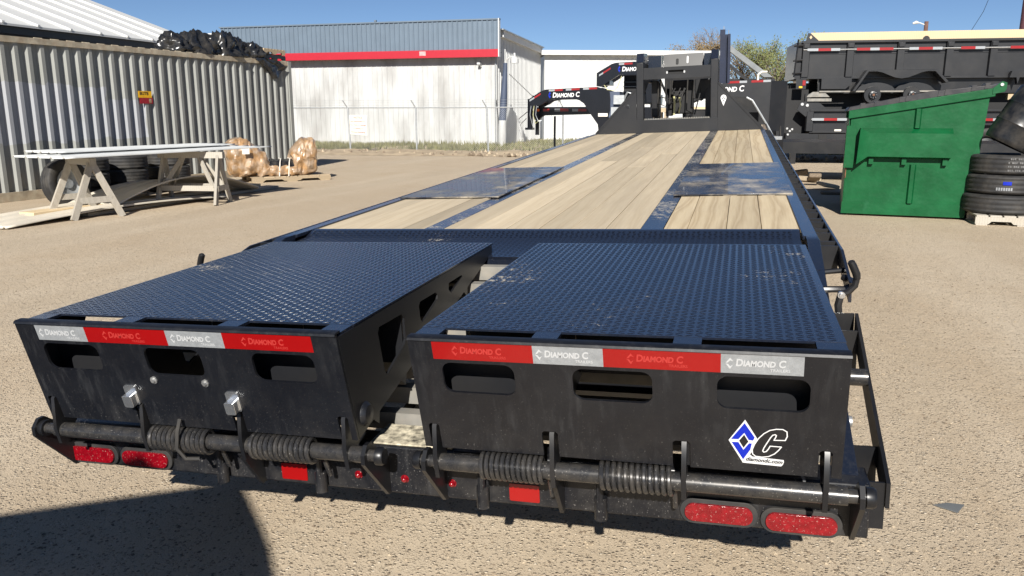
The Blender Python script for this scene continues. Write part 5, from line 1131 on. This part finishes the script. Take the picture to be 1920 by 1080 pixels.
MB().prism([(5.75, 2.40), (5.8, 2.57), (6.5, 2.57), (6.55, 2.40), (6.3, 2.40), (6.26, 2.23), (6.22, 2.40), (6.00, 2.40), (5.96, 2.23), (5.92, 2.40)], -0.2, -0.05, 'y').build('side_step', 'black_sheet', D1)
D2 = thing('dump_trailer', 'lower black dump trailer standing on the ground under the other', 'trailer', (2.07, 21.2, 0), R(5))
dump_box(D2, 0.75, 9.2, 0.90, 1.50, (0.72, 2.2, 3.6, 5.0, 7.8), 1.28, ((0.77, 1.09, ST_), (1.09, 1.45, RT), (1.45, 1.7, ST_), (2.6, 3.0, RT), (4.8, 5.03, ST_), (5.03, 5.5, RT), (5.5, 5.75, ST_)))
MB().box(0.10, 9.2, 0.0, 0.12, 0.50, 0.88).build('frame_rail', 'black_sheet', D2, bevel=0.006)
MB().box(0.10, 9.2, 1.88, 2.0, 0.50, 0.88).build('frame_rail', 'black_frame', D2)
MB().box(0.10, 0.22, 0.12, 1.88, 0.50, 0.88).build('end_rail', 'black_frame', D2)
MB().box(0.10, 1.25, -0.05, -0.001, 0.47, 0.52).build('frame_edge', 'chrome', D2); MB().box(1.28, 5.0, -0.05, -0.001, 0.50, 0.56).build('frame_edge', 'dusty_steel', D2)
MB().lathe([(0.0, 0.02), (0.05, 0.018), (0.065, 0.0)], (0.48, -0.001, 0.64), (0,-1,0), 14).build('marker_light', 'lens_amber', D2)
MB().box(1.0, 1.22, -0.02, -0.001, 0.52, 0.86).build('dark_slot', 'dark_hole', D2)
MB().box(1.42, 1.60, -0.012, -0.001, 0.93, 1.00).build('white_decal', 'sign_white', D2)
MB().box(-0.15, 0.7, 0.4, 1.8, 0.5, 2.3).build('dark_end_fill', 'dark_hole', D2)  # dark block filling the gap at the left end of the bed
MB().prism([(0.35, 1.55), (0.42, 1.72), (0.6, 1.80), (0.9, 1.78), (1.15, 1.58), (0.75, 1.55), (0.6, 1.35)], -0.06, 0.0, 'y').build('latch_plate', 'black_sheet', D2)
for x_, z_ in ((0.48, 1.70), (0.62, 1.67)): MB().lathe([(0.0, 0.02), (0.04, 0.02), (0.05, 0.0)], (x_, -0.061, z_), (0,-1,0), 10).build('latch_bolt', 'zinc', D2)
for x_, z_ in ((0.12, 1.02), (0.2, 0.95), (0.15, 0.85), (0.26, 1.0)): MB().lathe([(0.0, 0.03), (0.03, 0.03), (0.035, 0.0)], (x_, -0.002, z_), (0,-1,0), 8).build('hydraulic_fitting', 'zinc', D2)
WT = tyre_mesh(0.50, 0.30, n=36)
for cx in (4.15, 5.34):
    wh = inst(WT, 'tyre', D2, (cx, -0.28, 0.56), (0, 0, R(-90)))
    rm = MB().lathe([(0.0, 0.16), (0.05, 0.16), (0.06, 0.11), (0.10, 0.10), (0.13, 0.05), (0.24, 0.03), (0.27, 0.10), (0.292, 0.14), (0.292, -0.1)], (0,0,0), (1,0,0), 28).build('rim', 'black_sheet', wh)
for cx in (4.15, 5.34):
    for a_ in range(8): MB().tube([(cx+0.15*math.cos(a_*0.785), -0.33, 0.56+0.15*math.sin(a_*0.785)), (cx+0.15*math.cos(a_*0.785), -0.39, 0.56+0.15*math.sin(a_*0.785))], 0.016, 6).build('wheel_nut', 'chrome', D2)
    MB().lathe([(0.0, 0.06), (0.03, 0.055), (0.045, 0.0)], (cx, -0.43, 0.56), (0,-1,0), 12).build('hub_cap', 'chrome', D2)
MB().prism([(3.5, 0.75), (3.75, 1.14), (6.0, 1.14), (6.3, 0.75), (6.35, 0.78), (6.03, 1.19), (3.72, 1.19), (3.45, 0.78)], -0.46, -0.03, 'y').build('fender', 'black_sheet', D2)
for x_ in (0.6, 8.0): MB().box(x_, x_+0.15, 0.3, 1.7, 1.571, 2.0).build('stack_support', 'black_frame', D2)
MB().box(0.9, 8.9, 0.5, 1.7, 1.2, 2.0).build('dark_gap_fill', 'dark_hole', D2)  # dark box added for the shadow between the stacked trailers
for x_ in (0.3, 8.5): MB().box(x_, x_+0.15, 0.2, 0.4, 0.0, 0.5).build('jack_leg', 'black_frame', D2)

# white pickup glimpsed behind the column, raised dump bed edge
V = thing('silver_lift_arm', 'sloping grey steel ramp behind the right gooseneck', 'ramp', (0, 16.5, 0))
MB().prism([(0.45, 2.95), (1.35, 2.28), (1.55, 2.28), (0.5, 3.05)], 0, 0.5, 'y').build('ramp_rail', 'scrap_grey', V)
MB().prism([(0.42, 2.62), (0.95, 2.2), (1.05, 2.2), (0.42, 2.72)], -0.05, 0.0, 'y').build('ramp_edge', 'black_frame', V)
MB().tube([(1.22, 0, 2.2), (1.22, 0, 2.34), (1.3, 0, 2.40), (1.42, 0, 2.40)], 0.025, 7).build('safety_hook', 'sign_white', V)
MB().box(0.3, 1.6, 0.05, 0.4, 1.2, 2.25).build('ramp_body', 'black_frame', V)

# unseen body added behind the camera, shaped to cast the shadow beside the ramps
K = 2.3/math.tan(R(SUN_EL)); corner = Vector((-1.03+math.sin(R(SUN_AZ))*K, -0.94-math.cos(R(SUN_AZ))*K, 0))
VT = thing('shadow_caster', 'unseen white trailer shape added out of frame to cast the shadow beside the left ramp', 'trailer', corner)
u_ = Vector((-0.82, -0.57)); v_ = Vector((0.66, -0.75)); pl = []
def pt2(a_, b_): return (u_.x*a_+v_.x*b_, u_.y*a_+v_.y*b_)
pl = [(0.0, 0.0), (0.09, -0.085), (0.31, -0.31), (0.41, -0.42), (0.54, -0.59), (0.62, -0.74), (0.68, -0.92), (0.71, -1.15), (0.71, -2.4), (-2.6, -4.2), (-3.28, -2.28)]
MB().prism(pl, 0.55, 2.3, 'z').build('body', 'caster_white', VT, bevel=0.02)
for a_ in (1.7, 2.5):
    x_, y_ = pt2(a_, 0.30); inst(TY, 'tyre', VT, (x_, y_, 0.385), (0, 0, math.atan2(u_.y, u_.x)+R(90)))
    x_, y_ = pt2(a_, 1.70); inst(TY, 'tyre', VT, (x_, y_, 0.385), (0, 0, math.atan2(u_.y, u_.x)+R(90)))
